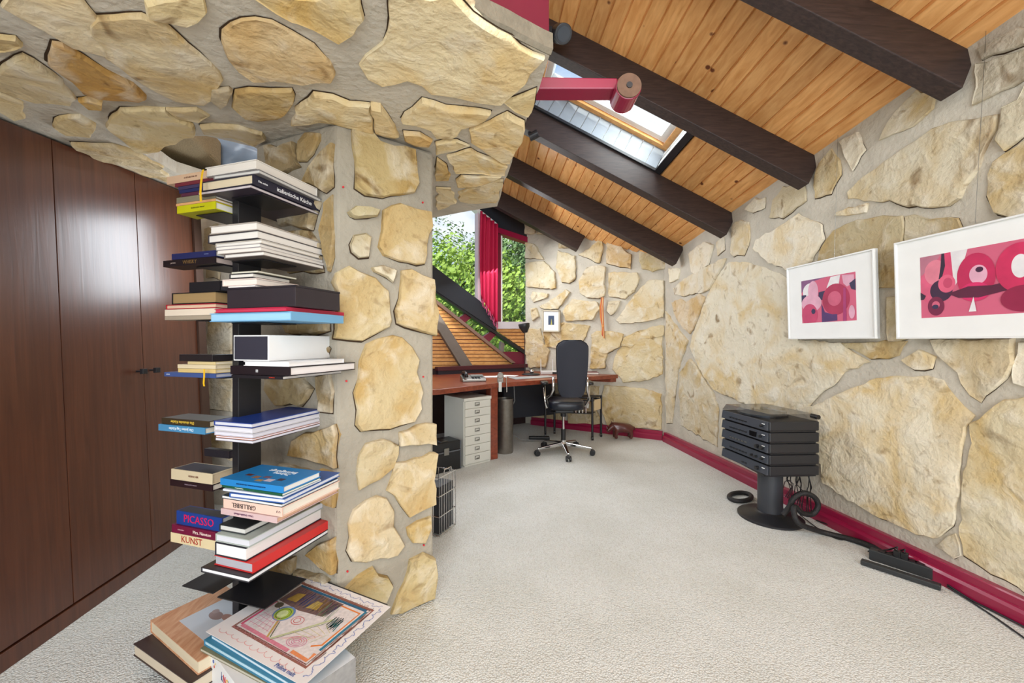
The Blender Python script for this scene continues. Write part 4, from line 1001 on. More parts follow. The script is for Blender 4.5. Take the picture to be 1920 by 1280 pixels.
# rhino figurine (skinned skeleton, one continuous body)
def rhino():
    x0, y0 = 1.28, 4.71; t = thing('rhino_figurine', 'carved dark red wood rhinoceros standing on the carpet by the back wall', 'figurine', (x0, y0, 0))
    J = {'pel': (.095, 0, .155, .058), 'bel': (.02, 0, .145, .068), 'sho': (-.055, 0, .155, .060), 'nek': (-.095, -.005, .160, .045), 'hed': (-.125, -.012, .135, .034), 'muz': (-.155, -.018, .105, .024), 'lip': (-.168, -.02, .092, .018),
         'tai': (.155, .0, .15, .012), 'ta2': (.168, 0, .10, .006)}
    E = [('pel', 'bel'), ('bel', 'sho'), ('sho', 'nek'), ('nek', 'hed'), ('hed', 'muz'), ('muz', 'lip'), ('pel', 'tai'), ('tai', 'ta2')]
    for nm, px, py, par in (('fl', -.06, -.04, 'sho'), ('fr', -.06, .04, 'sho'), ('bl', .105, -.04, 'pel'), ('br', .105, .04, 'pel')):
        kx = .012 if nm[0] == 'b' else -.006
        J[nm+'1'] = (px, py, .10, .030); J[nm+'2'] = (px+kx, py, .055, .020); J[nm+'3'] = (px-.002, py, .014, .021)
        E += [(par, nm+'1'), (nm+'1', nm+'2'), (nm+'2', nm+'3')]
    names = list(J); me = bpy.data.meshes.new('body'); me.from_pydata([(x0+J[n][0], y0+J[n][1], J[n][2]) for n in names], [(names.index(a), names.index(b)) for a, b in E], [])
    o = bpy.data.objects.new('body', me); COL.objects.link(o); o.parent = t; o.matrix_parent_inverse = world(t).inverted()
    md = o.modifiers.new('skin', 'SKIN'); 
    for i, n in enumerate(names): me.skin_vertices[0].data[i].radius = (J[n][3], J[n][3])
    me.skin_vertices[0].data[0].use_root = True
    md.use_smooth_shade = True; o.modifiers.new('sub', 'SUBSURF').levels = 2; o.modifiers['sub'].render_levels = 2
    me.materials.append(mat('carved_redwood', (84, 34, 28), .3, var=.35, vscale=25, coat=.3))
    mb = MB(); mb.cyl((x0-.158, y0-.02, .118), (x0-.175, y0-.022, .165), .010, .001, 10); mb.cyl((x0-.138, y0-.018, .142), (x0-.146, y0-.02, .168), .008, .001, 10); mb.build('horn', mat('horn_grey', (96, 84, 84), .5), t)
    mb = MB()
    for s_ in (-1, 1): mb.cyl((x0-.10, y0+.024*s_, .165), (x0-.098, y0+.036*s_, .205), .010, .003, 8)
    mb.build('ears', mat('carved_redwood', (84, 34, 28)), t)
    mb = MB()
    for s_ in (-1, 1): mb.cyl((x0-.134, y0-.014+.028*s_, .135), (x0-.134, y0-.014+.032*s_, .135), .004, None, 8)
    mb.build('eyes', BLACKPL, t)
rhino()

# back wall hangings
t2, t3 = wall_maps(WB, DB, NB)
fr = thing('small_picture', 'small pale wooden picture with a tiny dark print on the back wall', 'picture', t3(*t2(1037, 602), .04))
def onw(x, y, h): return t3(*t2(x, y), h)
def wpoly(name, pts, h0, h1, m, parent): return MB().prism([onw(x, y, h0) for x, y in pts], onw(1000, 600, h1)-onw(1000, 600, h0)).build(name, m, parent)
wpoly('mat_board', [(1021, 583), (1052, 583), (1052, 621), (1021, 621)], .03, .05, WHITE, fr)
for pts in ([(1020, 581), (1053, 582), (1053, 584.5), (1020, 583.5)], [(1020, 619.5), (1053, 620), (1053, 622.5), (1020, 622)], [(1020, 582), (1022.5, 582), (1022.5, 622), (1020, 622)], [(1050.5, 582), (1053, 582), (1053, 622), (1050.5, 622)]):
    wpoly('frame_rail', pts, .03, .062, mat('pale_wood', (196, 184, 160), .5), fr)
wpoly('print', [(1031, 592), (1042, 592), (1042, 609), (1031, 609)], .05, .0512, mat('navy_print', (60, 74, 100), .5), fr)
wpoly('print_figure', [(1035.5, 609), (1037, 597), (1038.5, 609)], .0512, .0516, mat('print_yellow', (190, 180, 90), .5), fr)
t = thing('cord_bundle', 'bundle of orange and red cords hanging on the back wall above the chair', 'cords', onw(1132, 560, .03))
for k, c in enumerate(((214, 140, 70), (190, 60, 50), (224, 190, 130), (206, 120, 60))):
    mb = MB(); dx = (k-1.5)*1.6
    mb.tube([onw(1132+dx*.6, 558, .05), onw(1130.5+dx, 575, .055), onw(1131+dx, 595, .055), onw(1133+dx*.3, 612, .05), onw(1133+dx*.9, 628+k*2, .05)], [.006, .008, .008, .010, .006], 6); mb.build('cord', C3(c, .7), t)
mb = MB(); mb.cyl(onw(1133, 611, .04), onw(1133, 611, .065), .014, None, 12); mb.build('knot', C3((222, 150, 80), .6), t)

# ------------------------------------------------------------------ pictures on the right wall
t2, t3 = wall_maps(WR, DR, NR)
def picture(name, label, corners, inner, lean, shapes, seed):
    """corners/inner: px TL, TR, BR, BL on the wall; picture tilts forward by lean at its top"""
    uv = [t2(*c) for c in corners]; u0 = (uv[0][0]+uv[3][0])/2; u1 = (uv[1][0]+uv[2][0])/2; z0 = (uv[2][1]+uv[3][1])/2; z1 = (uv[0][1]+uv[1][1])/2
    t = thing(name, label, 'picture', t3((u0+u1)/2, z0, .03), 'white framed abstract prints on the right wall' if False else None)
    Wd = abs(u1-u0); Hh = z1-z0; sgn = 1 if u1 > u0 else -1
    # local frame: x along wall to the right in view (towards camera = -u), y up leaning, z out of wall
    X = (t3(u1, z0, 0)-t3(u0, z0, 0)).normalized(); N_ = Vector((NR.x, NR.y, 0)); Y = (Vector((0, 0, Hh))+N_*lean).normalized(); Z = X.cross(Y).normalized()
    if Z.dot(N_) < 0: Z = -Z
    M = basis(t3(u0, z0, .035), X, Y, Z)
    MB().box((0, 0, 0), (Wd, Hh, .016), M).build('backing', WHITE, t)
    fw = .008
    for a, b in (((0, 0), (Wd, fw)), ((0, Hh-fw), (Wd, Hh)), ((0, fw), (fw, Hh-fw)), ((Wd-fw, fw), (Wd, Hh-fw))):
        MB().box((a[0], a[1], .0), (b[0], b[1], .028), M).build('frame_rail', WHITE, t, bevel=.001)
    MB().box((fw, fw, .016), (Wd-fw, Hh-fw, .018), M).build('mat_board', mat('mat_white', (244, 244, 242), .7), t)
    iv = [t2(*c) for c in inner]; a0 = abs((iv[0][0]+iv[3][0])/2-u0); a1 = abs((iv[1][0]+iv[2][0])/2-u0); b0 = (iv[2][1]+iv[3][1])/2-z0; b1 = (iv[0][1]+iv[1][1])/2-z0
    pr = MB().box((a0, b0, .018), (a1, b1, .0185), M).build('print', C3(shapes[0], .7), t)
    pw, ph = a1-a0, b1-b0; lay = 0
    for shp in shapes[1:]:
        kind, rgb = shp[0], shp[1]; lay += 1; z = .0185+.00012*lay; P = []
        if kind == 'c':   # ellipse cx cy rx ry
            _, _, ex, ey, rx, ry = shp; P = [(ex+rx*math.cos(6.2832*k/36), ey+ry*math.sin(6.2832*k/36)) for k in range(36)]
        elif kind == 'p': P = shp[2]
        P = [(min(max(p[0], 0), 1), min(max(p[1], 0), 1)) for p in P]
        MB().add([M @ Vector((a0+p[0]*pw, b0+p[1]*ph, z)) for p in P], [tuple(range(len(P)))]).build('colour_field', mat('wash_%d_%d_%d' % rgb, rgb, .7, var=.32, vscale=13, detail=8), pr)
    return t, M, Wd, Hh
PK = (214, 100, 130); LP = (228, 170, 192); NV = (58, 50, 84); DR_ = (176, 52, 88); W_ = (240, 226, 234); PU = (134, 88, 130); HOT = (214, 44, 104)
picture('framed_print', 'smaller white-framed pink and purple abstract print, left of the two on the stone wall',
 [(1491, 503), (1659, 467), (1663, 635), (1496, 635)], [(1518, 527), (1622, 510), (1624, 601), (1520, 605)], .015,
 [PK, ('p', PU, [(0, 1), (0, .72), (.25, .95), (.5, 1)]), ('c', W_, .18, .72, .15, .2), ('c', LP, .24, .72, .10, .24), ('p', W_, [(.5, .75), (.58, .98), (.75, .99), (.72, .8), (.6, .7)]),
  ('p', NV, [(0, .66), (.1, .66), (.1, .54), (0, .5)]), ('p', NV, [(.35, .68), (.47, .7), (.45, .5), (.34, .5)]), ('c', LP, .2, .45, .2, .2), ('c', (196, 70, 108), .16, .18, .16, .26), ('c', DR_, .66, .48, .24, .34), ('c', (206, 96, 126), .64, .5, .12, .16),
  ('p', (86, 56, 110), [(.4, .42), (.46, .22), (.6, .16), (.68, .16), (.68, .02), (.4, .0)]), ('p', LP, [(.78, .98), (.98, .95), (.98, .78), (.86, .72), (.8, .8)]), ('p', NV, [(.9, .78), (1, .86), (1, .62), (.93, .66)]), ('p', (172, 62, 116), [(.8, .7), (.84, .7), (.84, 0), (.78, 0)]), ('c', LP, .93, .18, .05, .14), ('c', NV, .24, .26, .04, .06)], 1)
picture('framed_print', 'larger white-framed raspberry red abstract print, the one nearest the right edge',
 [(1697, 456), (2035, 383), (2042, 634), (1704, 634)], [(1746, 488), (2000, 432), (2002, 586), (1748, 594)], .015,
 [PK, ('p', (190, 120, 140), [(0, 1), (.2, 1), (.06, .72), (0, .7)]), ('c', (222, 96, 130), .12, .5, .13, .30), ('c', (226, 130, 150), .14, .72, .1, .2), ('p', W_, [(.28, 1), (.42, 1), (.34, .55), (.30, .45)]), ('p', (216, 70, 110), [(.2, 1), (.28, 1), (.3, .5), (.2, .45)]),
  ('p', (50, 36, 56), [(.20, 1), (.225, 1), (.23, .8), (.2, .62), (.17, .6), (.19, .8)]), ('c', (62, 36, 64), .19, .42, .1, .17), ('c', (224, 96, 128), .24, .52, .075, .14), ('c', (196, 70, 104), .25, .53, .04, .08), ('c', (120, 34, 70), .14, .18, .075, .15), ('c', PK, .14, .2, .035, .06), ('c', NV, .135, .17, .03, .035),
  ('p', (60, 40, 60), [(0, .42), (.05, .36), (.03, .30), (0, .3)]), ('c', (196, 38, 88), .48, .58, .15, .34), ('c', LP, .5, .6, .07, .14), ('c', (64, 30, 60), .51, .67, .03, .04), ('c', HOT, .47, .35, .12, .14), ('p', (92, 28, 58), [(.25, .36), (.42, .44), (.6, .42), (.75, .46), (.74, .34), (.5, .26), (.34, .28)]), ('p', W_, [(.42, .06), (.46, .28), (.48, .06)]), ('c', (206, 44, 92), .8, .62, .17, .34), ('c', W_, .8, .64, .06, .16), ('c', (150, 30, 70), .82, .2, .16, .18)], 2)
# hanging wires and hooks
for k, (xa, ya, xb, yb, l) in enumerate(((1575, 236, 1577, 484, 'thin clear picture wire with a hook above the smaller print'), (1855, 30, 1845, 418, 'thin clear picture wire with a hook above the larger print'))):
    t = thing('picture_wire', l, 'wire', t3(*t2(xa, ya), .02))
    mb = MB(); mb.tube([t3(*t2(xa, ya), .012), t3(*t2(xb, yb), .045)], .0008, 5); mb.build('wire', ALU, t)
    mb = MB(); mb.cyl(t3(*t2(xa, ya), -.01), t3(*t2(xa, ya), .02), .004, None, 8); mb.tube([t3(*t2(xa, ya), .02), t3(*t2(xa+2, ya+6), .026), t3(*t2(xa, ya+12), .018)], .0025, 6); mb.build('hook', CHROME, t)

# ------------------------------------------------------------------ hi-fi stack on its pedestal
HX, HY = 1.69, 2.64
st = thing('pedestal_stand', 'black round-footed pedestal carrying the hi-fi stack', 'stand', (HX, HY, 0))
mb = MB(); mb.lathe([(.188, 0), (.188, .012), (.17, .022), (.09, .032), (.076, .045)], 48, Matrix.Translation((HX, HY-.02, 0))); mb.build('foot', BLACKM, st, smooth=True, auto=True)
mb = MB(); mb.cyl((HX, HY-.02, .03), (HX, HY-.02, .305), .072, None, 40, True); mb.build('column', mat('graphite', (52, 54, 60), .45), st, smooth=True, auto=True)
MB().box((HX-.11, HY-.13, .303), (HX+.11, HY+.13, .3145)).build('top_plate', BLACKM, st)
MH = basis(Vector((1.578, 2.45, .315)), Vector((.9915, .05, 0)).normalized(), Vector((-.115, .99, 0)).normalized(), Vector((0, 0, 1)))
HW, HD, UH = .318, .455, .0686
BLK = mat('hifi_black', (34, 34, 38), .42, var=.1); SLOT = mat('hifi_panel', (66, 70, 78), .3)
labs = ['bottom amplifier unit of the black hi-fi stack, with knobs', 'second unit from the bottom of the hi-fi stack', 'middle unit of the hi-fi stack, with a row of tiny buttons', 'second unit from the top of the hi-fi stack, with a dark display', 'black record player at the top of the hi-fi stack under a smoked lid']
for k in range(5):
    z = k*UH; t = thing('hifi_unit' if k < 4 else 'record_player', labs[k], 'hi-fi', MH @ Vector((HW/2, HD/2, z)))
    MB().box((.0, 0, z+.010), (HW, HD, z+UH-.001), MH).build('case', BLK, t, bevel=.006)
    MB().box((.012, .012, z+.0005), (HW-.012, HD-.012, z+.010), MH).build('base_plinth', BLACKM, t)
    MB().hexa([MH @ Vector(p) for p in ((-.012, .01, z+.012), (0, .01, z+.012), (0, HD-.01, z+.012), (-.012, HD-.01, z+.012))], [MH @ Vector(p) for p in ((-.004, .01, z+UH-.004), (0, .01, z+UH-.004), (0, HD-.01, z+UH-.004), (-.004, HD-.01, z+UH-.004))]).build('front_panel', SLOT, t)
    mb = MB()
    for y_ in [(.09,), (.05, .10, .14), (.05, .09), (.06,), (.05,)][k]: mb.cyl(MH @ Vector((-.004, y_, z+.036)), MH @ Vector((-.024, y_, z+.034)), .012 if k in (0, 2) else .008, None, 16)
    mb.build('knob', BLACKPL, t)
    mb = MB()
    for q in range(6 if k else 2): mb.box((-.013, .19+.03*q, z+.028), (-.009, .208+.03*q, z+.036), MH)
    mb.build('buttons', ALU if k == 2 else BLACKPL, t)
    if k == 3: MB().box((-.0125, .10, z+.02), (-.006, .16, z+.052), MH).build('display', mat('dark_display', (12, 10, 14), .15), t)
    for q in range(1): MB().box((-.0135, .03, z+.046), (-.008, .05, z+.050), MH).build('badge', WHITE, t)
    mb = MB(); mb.box((HW, HD*.1, z+.02), (HW+.012, HD*.2, z+.045), MH); mb.cyl(MH @ Vector((HW, .07, z+.03)), MH @ Vector((HW+.03, .07, z+.028)), .007); mb.build('plug', BLACKPL, t)
    if k == 4:
        zt_ = z+UH
        mb = MB(); mb.cyl(MH @ Vector((.15, .25, zt_)), MH @ Vector((.15, .25, zt_+.012)), .14, None, 40); mb.build('platter', mat('platter', (40, 40, 44), .3), t)
        mb = MB(); mb.tube([MH @ Vector(p) for p in ((.27, .40, zt_+.02), (.27, .2, zt_+.022), (.22, .14, zt_+.018))], .004, 8); mb.cyl(MH @ Vector((.27, .40, zt_)), MH @ Vector((.27, .40, zt_+.026)), .022, None, 16); mb.build('tonearm', ALU, t)
        i_ = .018; c = [(0, 0), (HW-.01, 0), (HW-.01, HD), (0, HD)]; d = [(i_, i_), (HW-.01, i_), (HW-.01, HD-i_), (i_, HD-i_)]
        lo = [MH @ Vector((x, y, zt_)) for x, y in c]; hi = [MH @ Vector((x, y, zt_+.042)) for x, y in d]
        mb = MB(); mb.add(lo+hi, [(4, 5, 6, 7), (0, 1, 5, 4), (1, 2, 6, 5), (2, 3, 7, 6), (3, 0, 4, 7)]); mb.build('lid', SMOKE, t)
        mb = MB(); mb.cyl(MH @ Vector((HW-.005, .0, zt_+.025)), MH @ Vector((HW-.005, .05, zt_+.025)), .014, None, 14); mb.build('hinge', BLACKPL, t)
def FP(x, y, z=0): Y = (H-z)*F/(y-CY); return Vector(((x-CX)/F*Y, Y, z))
def RPx(x, y, Y): return Vector(((x-CX)/F*Y, Y, H-(y-CY)/F*Y))
# cables
rnd = random.Random(5); mb = MB()
for k in range(13):
    a = MH @ Vector((.16+.012*k, .03+.02*(k % 5), .0)); e = FP(1462+5*k, 930+3*k, .02); m_ = (a+e)/2+Vector((rnd.uniform(-.03, .03), rnd.uniform(-.02, .02), rnd.uniform(-.03, .05)))
    m2 = (a*.75+e*.25)+Vector((rnd.uniform(-.02, .02), 0, rnd.uniform(-.02, .02)))
    mb.tube([a, m2, m_, e*.8+m_*.2+Vector((0, 0, -.02)), e], .0028, 5)
tag(mb.build('cable_tangle', BLACKPL, smooth=True), 'tangle of thin black leads hanging from the back of the hi-fi stack', 'cables')
def smoothpath(P, n=6):
    P = [Vector(p) for p in P]; out_ = []
    for i in range(len(P)-1):
        a = P[max(i-1, 0)]; b = P[i]; c = P[i+1]; d = P[min(i+2, len(P)-1)]
        for k in range(n):
            t = k/n; out_.append(.5*((2*b)+(c-a)*t+(2*a-5*b+4*c-d)*t*t+(3*b-a-3*c+d)*t**3))
    return out_+[P[-1]]
loop = [RPx(1468, 965, 2.45), RPx(1480, 950, 2.44), RPx(1490, 932, 2.43), RPx(1508, 924, 2.42), RPx(1527, 932, 2.42), RPx(1534, 948, 2.42), RPx(1524, 963, 2.42), RPx(1505, 962, 2.41), RPx(1491, 950, 2.39), RPx(1489, 962, 2.37), RPx(1500, 982, 2.35), FP(1545, 998, .016), FP(1600, 1012, .016), FP(1650, 1030, .018), FP(1688, 1046, .02)]
tag(MB().tube(smoothpath(loop), .0155, 10).build('cable_hose', mat('black_hose', (26, 24, 26), .5, bump=.5, bscale=200), smooth=True), 'thick black cable hose looping beside the pedestal and along the red skirting', 'cable')
ring = [FP(1388+21*math.cos(a)*1.0, 931+8*math.sin(a), .016) for a in [i_*2*math.pi/24 for i_ in range(24)]]
tag(MB().tube(ring, .0155, 10, True).build('cable_hose', mat('black_hose', (26, 24, 26)), smooth=True), 'coiled black cable hose lying flat left of the pedestal', 'cable')
for k, (pts, l, r_) in enumerate((
    ([FP(1777, 1096, .02), FP(1820, 1124, .008), FP(1870, 1149, .008), FP(1930, 1180, .01)], 'black mains lead leaving the power strips towards the right edge', .004),
    ([FP(1776, 1099, .012), FP(1815, 1124, .005), FP(1870, 1160, .005), FP(1935, 1206, .005)], 'second thin black lead curling out onto the carpet at the right edge', .0035),
    ([FP(1330, 862, .012), FP(1380, 892, .012), FP(1410, 908, .012)], 'thin dark lead running along the skirting left of the pedestal', .004),
    ([FP(1500, 965, .01), FP(1540, 995, .005), FP(1570, 1010, .005), FP(1586, 1011, .005)], 'short black lead end lying on the carpet below the hose', .003),
    ([FP(1530, 975, .012), FP(1570, 990, .012), FP(1640, 1022, .012), FP(1680, 1045, .03)], 'thin black lead running beside the hose to the power strips', .0045))):
    tag(MB().tube(smoothpath(pts), r_, 6).build('cable', BLACKPL, smooth=True), l, 'cable')
# two power strips
for k, (a, b, l) in enumerate(((FP(1613, 1059, 0), FP(1764, 1109, 0), 'front black power strip lying on the carpet with its side to the room'), (FP(1628, 1050, 0), FP(1766, 1096, 0), 'rear black power strip with plugs, parallel to the front one'))):
    d = (b-a); L_ = d.length; d.normalize(); sd = Vector((-d.y, d.x, 0)); M = basis(a+sd*(.010 if k else 0), d, sd, Vector((0, 0, 1)))
    t = thing('power_strip', l, 'power strip', a)
    MB().box((0, 0, .002), (L_, (.034 if k == 0 else .045), (.026 if k == 0 else .056)), M).build('body', mat('strip_plastic', (44, 46, 48), .45), t, bevel=.004)
    if k:
        for q in range(6): mb = MB(); x = .03+q*(L_-.1)/6; mb.cyl(M @ Vector((x+.02, .022, .056)), M @ Vector((x+.02, .022, .059)), .018, None, 16); mb.build('socket', BLACKPL, t)
        for q in (2, 3): mb = MB(); x = .05+q*(L_-.1)/6; mb.box((x-.012, .008, .053), (x+.014, .036, .085), M); mb.tube([M @ Vector((x, .022, .085)), M @ Vector((x, .03, .10)), M @ Vector((x-.04, .06, .06)), M @ Vector((x-.12, .055, .02))], .004, 6); mb.build('plug', BLACKPL, t, bevel=.003)
        MB().box((L_-.09, .012, .05), (L_-.06, .03, .054), M).build('switch', mat('teal_switch', (40, 150, 140), .3), t)
# spot lamps
t = thing('spotlight', 'black cylindrical spotlight at the upper end of the second beam', 'spotlight', (0, 0, 0))
p = Vector(((1050-960)/F*2.52, 2.52, H+(640-64)/F*2.52)); t.location = p
mb = MB(); mb.cyl(p+Vector((.0, .06, .05)), p+Vector((.015, -.06, -.045)), .055, None, 24); mb.build('housing', BLACKM, t, bevel=.004)
mb = MB(); mb.cyl(p+Vector((.015, -.0605, -.0455)), p+Vector((.0155, -.064, -.049)), .040, None, 24); mb.build('lens', mat('lens_grey', (70, 76, 84), .2, .3), t)
mb = MB(); mb.box((p.x-.08, p.y+.0, p.z-.03), (p.x-.05, p.y+.16, p.z+.05)); mb.build('bracket', BLACKM, t)
t = thing('spotlight', 'small dark spotlight under the third beam by the stone soffit edge', 'spotlight', (0, 0, 0))
p = Vector(((999-960)/F*3.52, 3.52, H+(640-254)/F*3.52)); t.location = p
mb = MB(); mb.cyl(p+Vector((-.03, 0, -.02)), p+Vector((.045, -.02, .01)), .034, None, 18); mb.build('housing', BLACKM, t, bevel=.004)
mb = MB(); mb.cyl(p+Vector((-.02, .01, .02)), p+Vector((-.025, .02, .085)), .022, None, 14); mb.build('mount', BLACKM, t)

# ------------------------------------------------------------------ book tower
NCc = Vector((-.79, 1.3, 0)); d1 = Vector((.293, .956, 0)).normalized(); e2 = Vector((-.956, .293, 0)).normalized()
tw = thing('bookcase_column', 'black metal column bookcase with small horizontal blades beside the pillar', 'bookcase', (-.9655, 1.4605, 0))
MT = basis(NCc, e2, d1, Vector((0, 0, 1)))
MB().box((.202, .057, .012), (.232, .147, 1.78), MT).build('column', BLACKM, tw, bevel=.002)
MB().box((.10, -.02, 0), (.33, .22, .012), MT).build('foot_plate', BLACKM, tw, bevel=.003)
def zz(y, Y): return H-(y-CY)/F*Y
def blade(side, z):
    if side == 'R': M_ = MB().box((.06, .03, z-.003), (.20, .17, z), MT)
    elif side == 'L': M_ = MB().box((.234, .03, z-.003), (.37, .17, z), MT)
    o = M_.build('blade', BLACKM, tw); return o
def rt(v, a): c, s_ = math.cos(a), math.sin(a); return Vector((v.x*c-v.y*s_, v.x*s_+v.y*c, 0))
def book(label, nx, lx, rx, z0, z1, Y, yaw=0, spine='B', cover=(40, 40, 44), pages=(226, 220, 208), kind='book', group=None, txt=None, gap=.0003, cat='book', top=None, maxu=9):
    """nx: near corner px; lx/rx: px of far left / far right corner"""
    yaw = math.radians(yaw); u = rt(e2, yaw); v = rt(d1, yaw)
    n = Vector(((nx-CX)/F*Y, Y, 0)); kl = (lx-CX)/F; kr = (rx-CX)/F
    L = (n.x-kl*n.y)/(kl*u.y-u.x); W = (n.x-kr*n.y)/(kr*v.y-v.x)
    L = min(abs(L), maxu); W = abs(W)
    return book_box(label, n, u, v, L, W, z0+gap, z1, spine, cover, pages, kind, group, txt, cat, top)
def book_box(label, n, u, v, L, W, z0, z1, spine='B', cover=(40, 40, 44), pages=(226, 220, 208), kind='book', group=None, txt=None, cat='book', top=None):
    M = basis(Vector((n.x, n.y, 0)), u, v, Vector((0, 0, 1)))
    t = thing(kind, label, cat, M @ Vector((L/2, W/2, z0)), group); T = z1-z0; ct = min(.0028, T*.16)
    cm = C3(cover, .4); pm = mat('pages_%d_%d' % (pages[0], pages[2]), pages, .85, var=.12, vscale=12, stretch=(1, 1, 90))
    if kind in ('storage_box',):
        return t, M, L, W, z0, z1
    o_ = .003 if T > .012 else .0005
    mb = MB(); mb.box((0, 0, z0), (L, W, z0+ct), M); mb.box((0, 0, z1-ct), (L, W, z1), M)
    if spine == 'L': mb.box((0, 0, z0+ct), (L, ct, z1-ct), M)
    elif spine == 'R': mb.box((0, 0, z0+ct), (ct, W, z1-ct), M)
    elif spine == 'F': mb.box((0, W-ct, z0+ct), (L, W, z1-ct), M)
    elif spine == 'B': mb.box((L-ct, 0, z0+ct), (L, W, z1-ct), M)
    mb.build('cover', cm, t)
    a0 = ct if spine == 'R' else o_; b0 = ct if spine == 'L' else o_
    MB().box((a0, b0, z0+ct), (L-(ct if spine == 'B' else o_), W-(ct if spine == 'F' else o_), z1-ct), M).build('pages', pm, t)
    if top:
        MB().box((.004, .004, z1), (L-.004, W-.004, z1+.0002), M).build('cover_picture', C3(top, .3), t)
    if txt:
        for item in (txt if isinstance(txt, list) else [txt]):
            s_, side, pos, size, rgb, flip = item; zc2 = (z0+z1)/2
            if side == 'L':   # on face v=0, reading direction -u (left to right in view)
                X = -u; Y_ = Vector((0, 0, 1)); Z = -v; o = M @ Vector((L*(1-pos), -.0006, zc2))
            elif side == 'R':  # on face u=0, reading direction +v
                X = v; Y_ = Vector((0, 0, 1)); Z = -u; o = M @ Vector((-.0006, W*pos, zc2))
            else:              # on top; reads with its foot to the near-left face
                X = -u; Y_ = v; Z = Vector((0, 0, 1)); o = M @ Vector((L*pos, W*flip[1], z1+.0007)); flip = flip[0]
            if flip: X, Y_ = -X, -Y_
            text(s_, size, basis(o, X, Y_, Z), C3(rgb, .5), t)
    return t, M, L, W, z0, z1
ZR = lambda y: zz(y, 1.3); ZL = lambda y: zz(y, 1.37)
# --- right-hand stacks, listed top to bottom: (y_top, y_bottom) seen at the near corner
g = 'books on the room side of the column bookcase'
book('big white-paged hardback lying topmost on the bookcase', 480, 385, 595, ZR(316), ZR(298), 1.3, 0, 'F', (214, 208, 200), (214, 206, 196), group=g)
book('thin grey paperback under the topmost white hardback', 486, 400, 603, ZR(325), ZR(317), 1.3, 2, 'B', (120, 116, 116), (200, 196, 190), group=g)
book('dark Italian cookbook whose spine reads Die echte italienische Küche', 474, 378, 608, ZR(345), ZR(326), 1.3, 0, 'R', (36, 36, 52), (206, 190, 160), group=g,
     txt=[('italienische Küche', 'R', .54, .0215, (238, 236, 236), False), ('Die echte', 'R', .12, .009, (238, 236, 236), False)])
book('floppy dark magazine at the bottom of the top stack, its photo underside visible', 470, 372, 607, ZR(352), ZR(346), 1.3, 0, 'B', (62, 54, 66), (190, 180, 180), group=g)
blade('R', ZR(352)-.001)
ys_ = [(415, 431, 481, 393, 609, 'white-edged hardback on top of the second stack', (170, 160, 150), 'F'), (431, 447, 483, 390, 609, 'white-edged book second from the top of the second stack', (60, 56, 60), 'B'), (448, 456, 490, 404, 600, 'magazine in the second stack, just under the thick books', (190, 182, 170), 'B'),
       (456, 463, 487, 405, 605, 'magazine in the middle of the second stack', (150, 146, 150), 'B'), (463, 470, 489, 408, 607, 'magazine second from the bottom of the second stack', (206, 196, 186), 'B'), (470, 479, 494, 420, 608, 'white magazine at the bottom of the second stack', (110, 100, 96), 'B')]
for a, b, n_, l_, r_, lab, c, sp in ys_: book(lab, n_, l_, r_, ZR(b), ZR(a), 1.3, random.uniform(-1, 1), sp, c, (222, 216, 208), group=g)
blade('R', ZR(479)-.001)
book('thin greenish card folder on the black box, topmost there', 483, 434, 556, ZR(510.6), ZR(507), 1.3, 1, 'B', (150, 146, 126), (210, 206, 190), group=g)
book('small dark notebook with an elastic under the green folder', 474, 430, 545, ZR(520), ZR(511), 1.3, 0, 'B', (40, 40, 44), (220, 214, 204), group=g)
book('cream paperback above the black box', 481, 417, 560, ZR(533.5), ZR(520.5), 1.3, 0, 'B', (224, 206, 196), (226, 216, 206), group=g)
book('thin white booklet directly on the black box', 478, 428, 550, ZR(537), ZR(534), 1.3, 0, 'B', (216, 208, 216), group=g)
Yb_ = 1.255
t, M, L, W, z0, z1 = book('large black cardboard storage box on the third level of the bookcase', 554, 426, 637, ZR(577)+.001, ZR(537)-.0005, Yb_, 0, kind='storage_box', cat='box')
MB().box((0, 0, z0), (L, W, z1-.006), M).build('body', mat('box_black', (44, 38, 44), .45, var=.2, vscale=14), t, bevel=.001); MB().box((-.001, -.001, z1-.006), (L+.001, W+.001, z1), M).build('lid', mat('box_black2', (40, 36, 42), .35), t)
book('crimson elastic folder under the black box', 537, 402, 645, ZR(585), ZR(577.5), 1.25, 0, 'R', (188, 34, 68), (190, 50, 80), kind='folder', cat='folder', group='folders under the black box')
book('light blue elastic folder under the crimson one', 546, 393, 644, ZR(602), ZR(585.5), 1.25, 0, 'R', (112, 166, 204), (150, 196, 224), kind='folder', cat='folder', group='folders under the black box')
blade('R', ZR(602)-.001)
t, M, L, W, z0, z1 = book('white cardboard box with a black front panel on the fourth level', 504, 438, 620, ZR(677), ZR(628), 1.3, 0, kind='storage_box', cat='box')
MB().box((0, 0, z0), (L, W, z1), M).build('body', WHITE, t, bevel=.001); MB().box((.005, -.001, z0+.004), (L-.005, 0, z1-.004), M).build('front_panel', mat('panel_slate', (50, 50, 62), .4), t)
book('slim white book under the white box', 542, 446, 645, ZR(686.4), ZR(677.5), 1.27, 0, 'F', (226, 226, 228), (236, 234, 232), group=g, maxu=.19)
book('black-spined book with a white label and crimson boards', 544, 432, 666, ZR(703.5), ZR(687), 1.27, 0, 'L', (30, 22, 28), (232, 226, 224), group=g, txt=[('||||', 'L', .46, .010, (230, 230, 230), False)])
book('thin black catalogue with a small red title at the bottom of the fourth level', 530, 434, 640, ZR(710), ZR(704), 1.27, 0, 'L', (28, 26, 32), (206, 200, 196), group=g, txt=[('SCHMUCK', 'L', .8, .005, (190, 60, 40), False)])
blade('R', ZR(710)-.001)
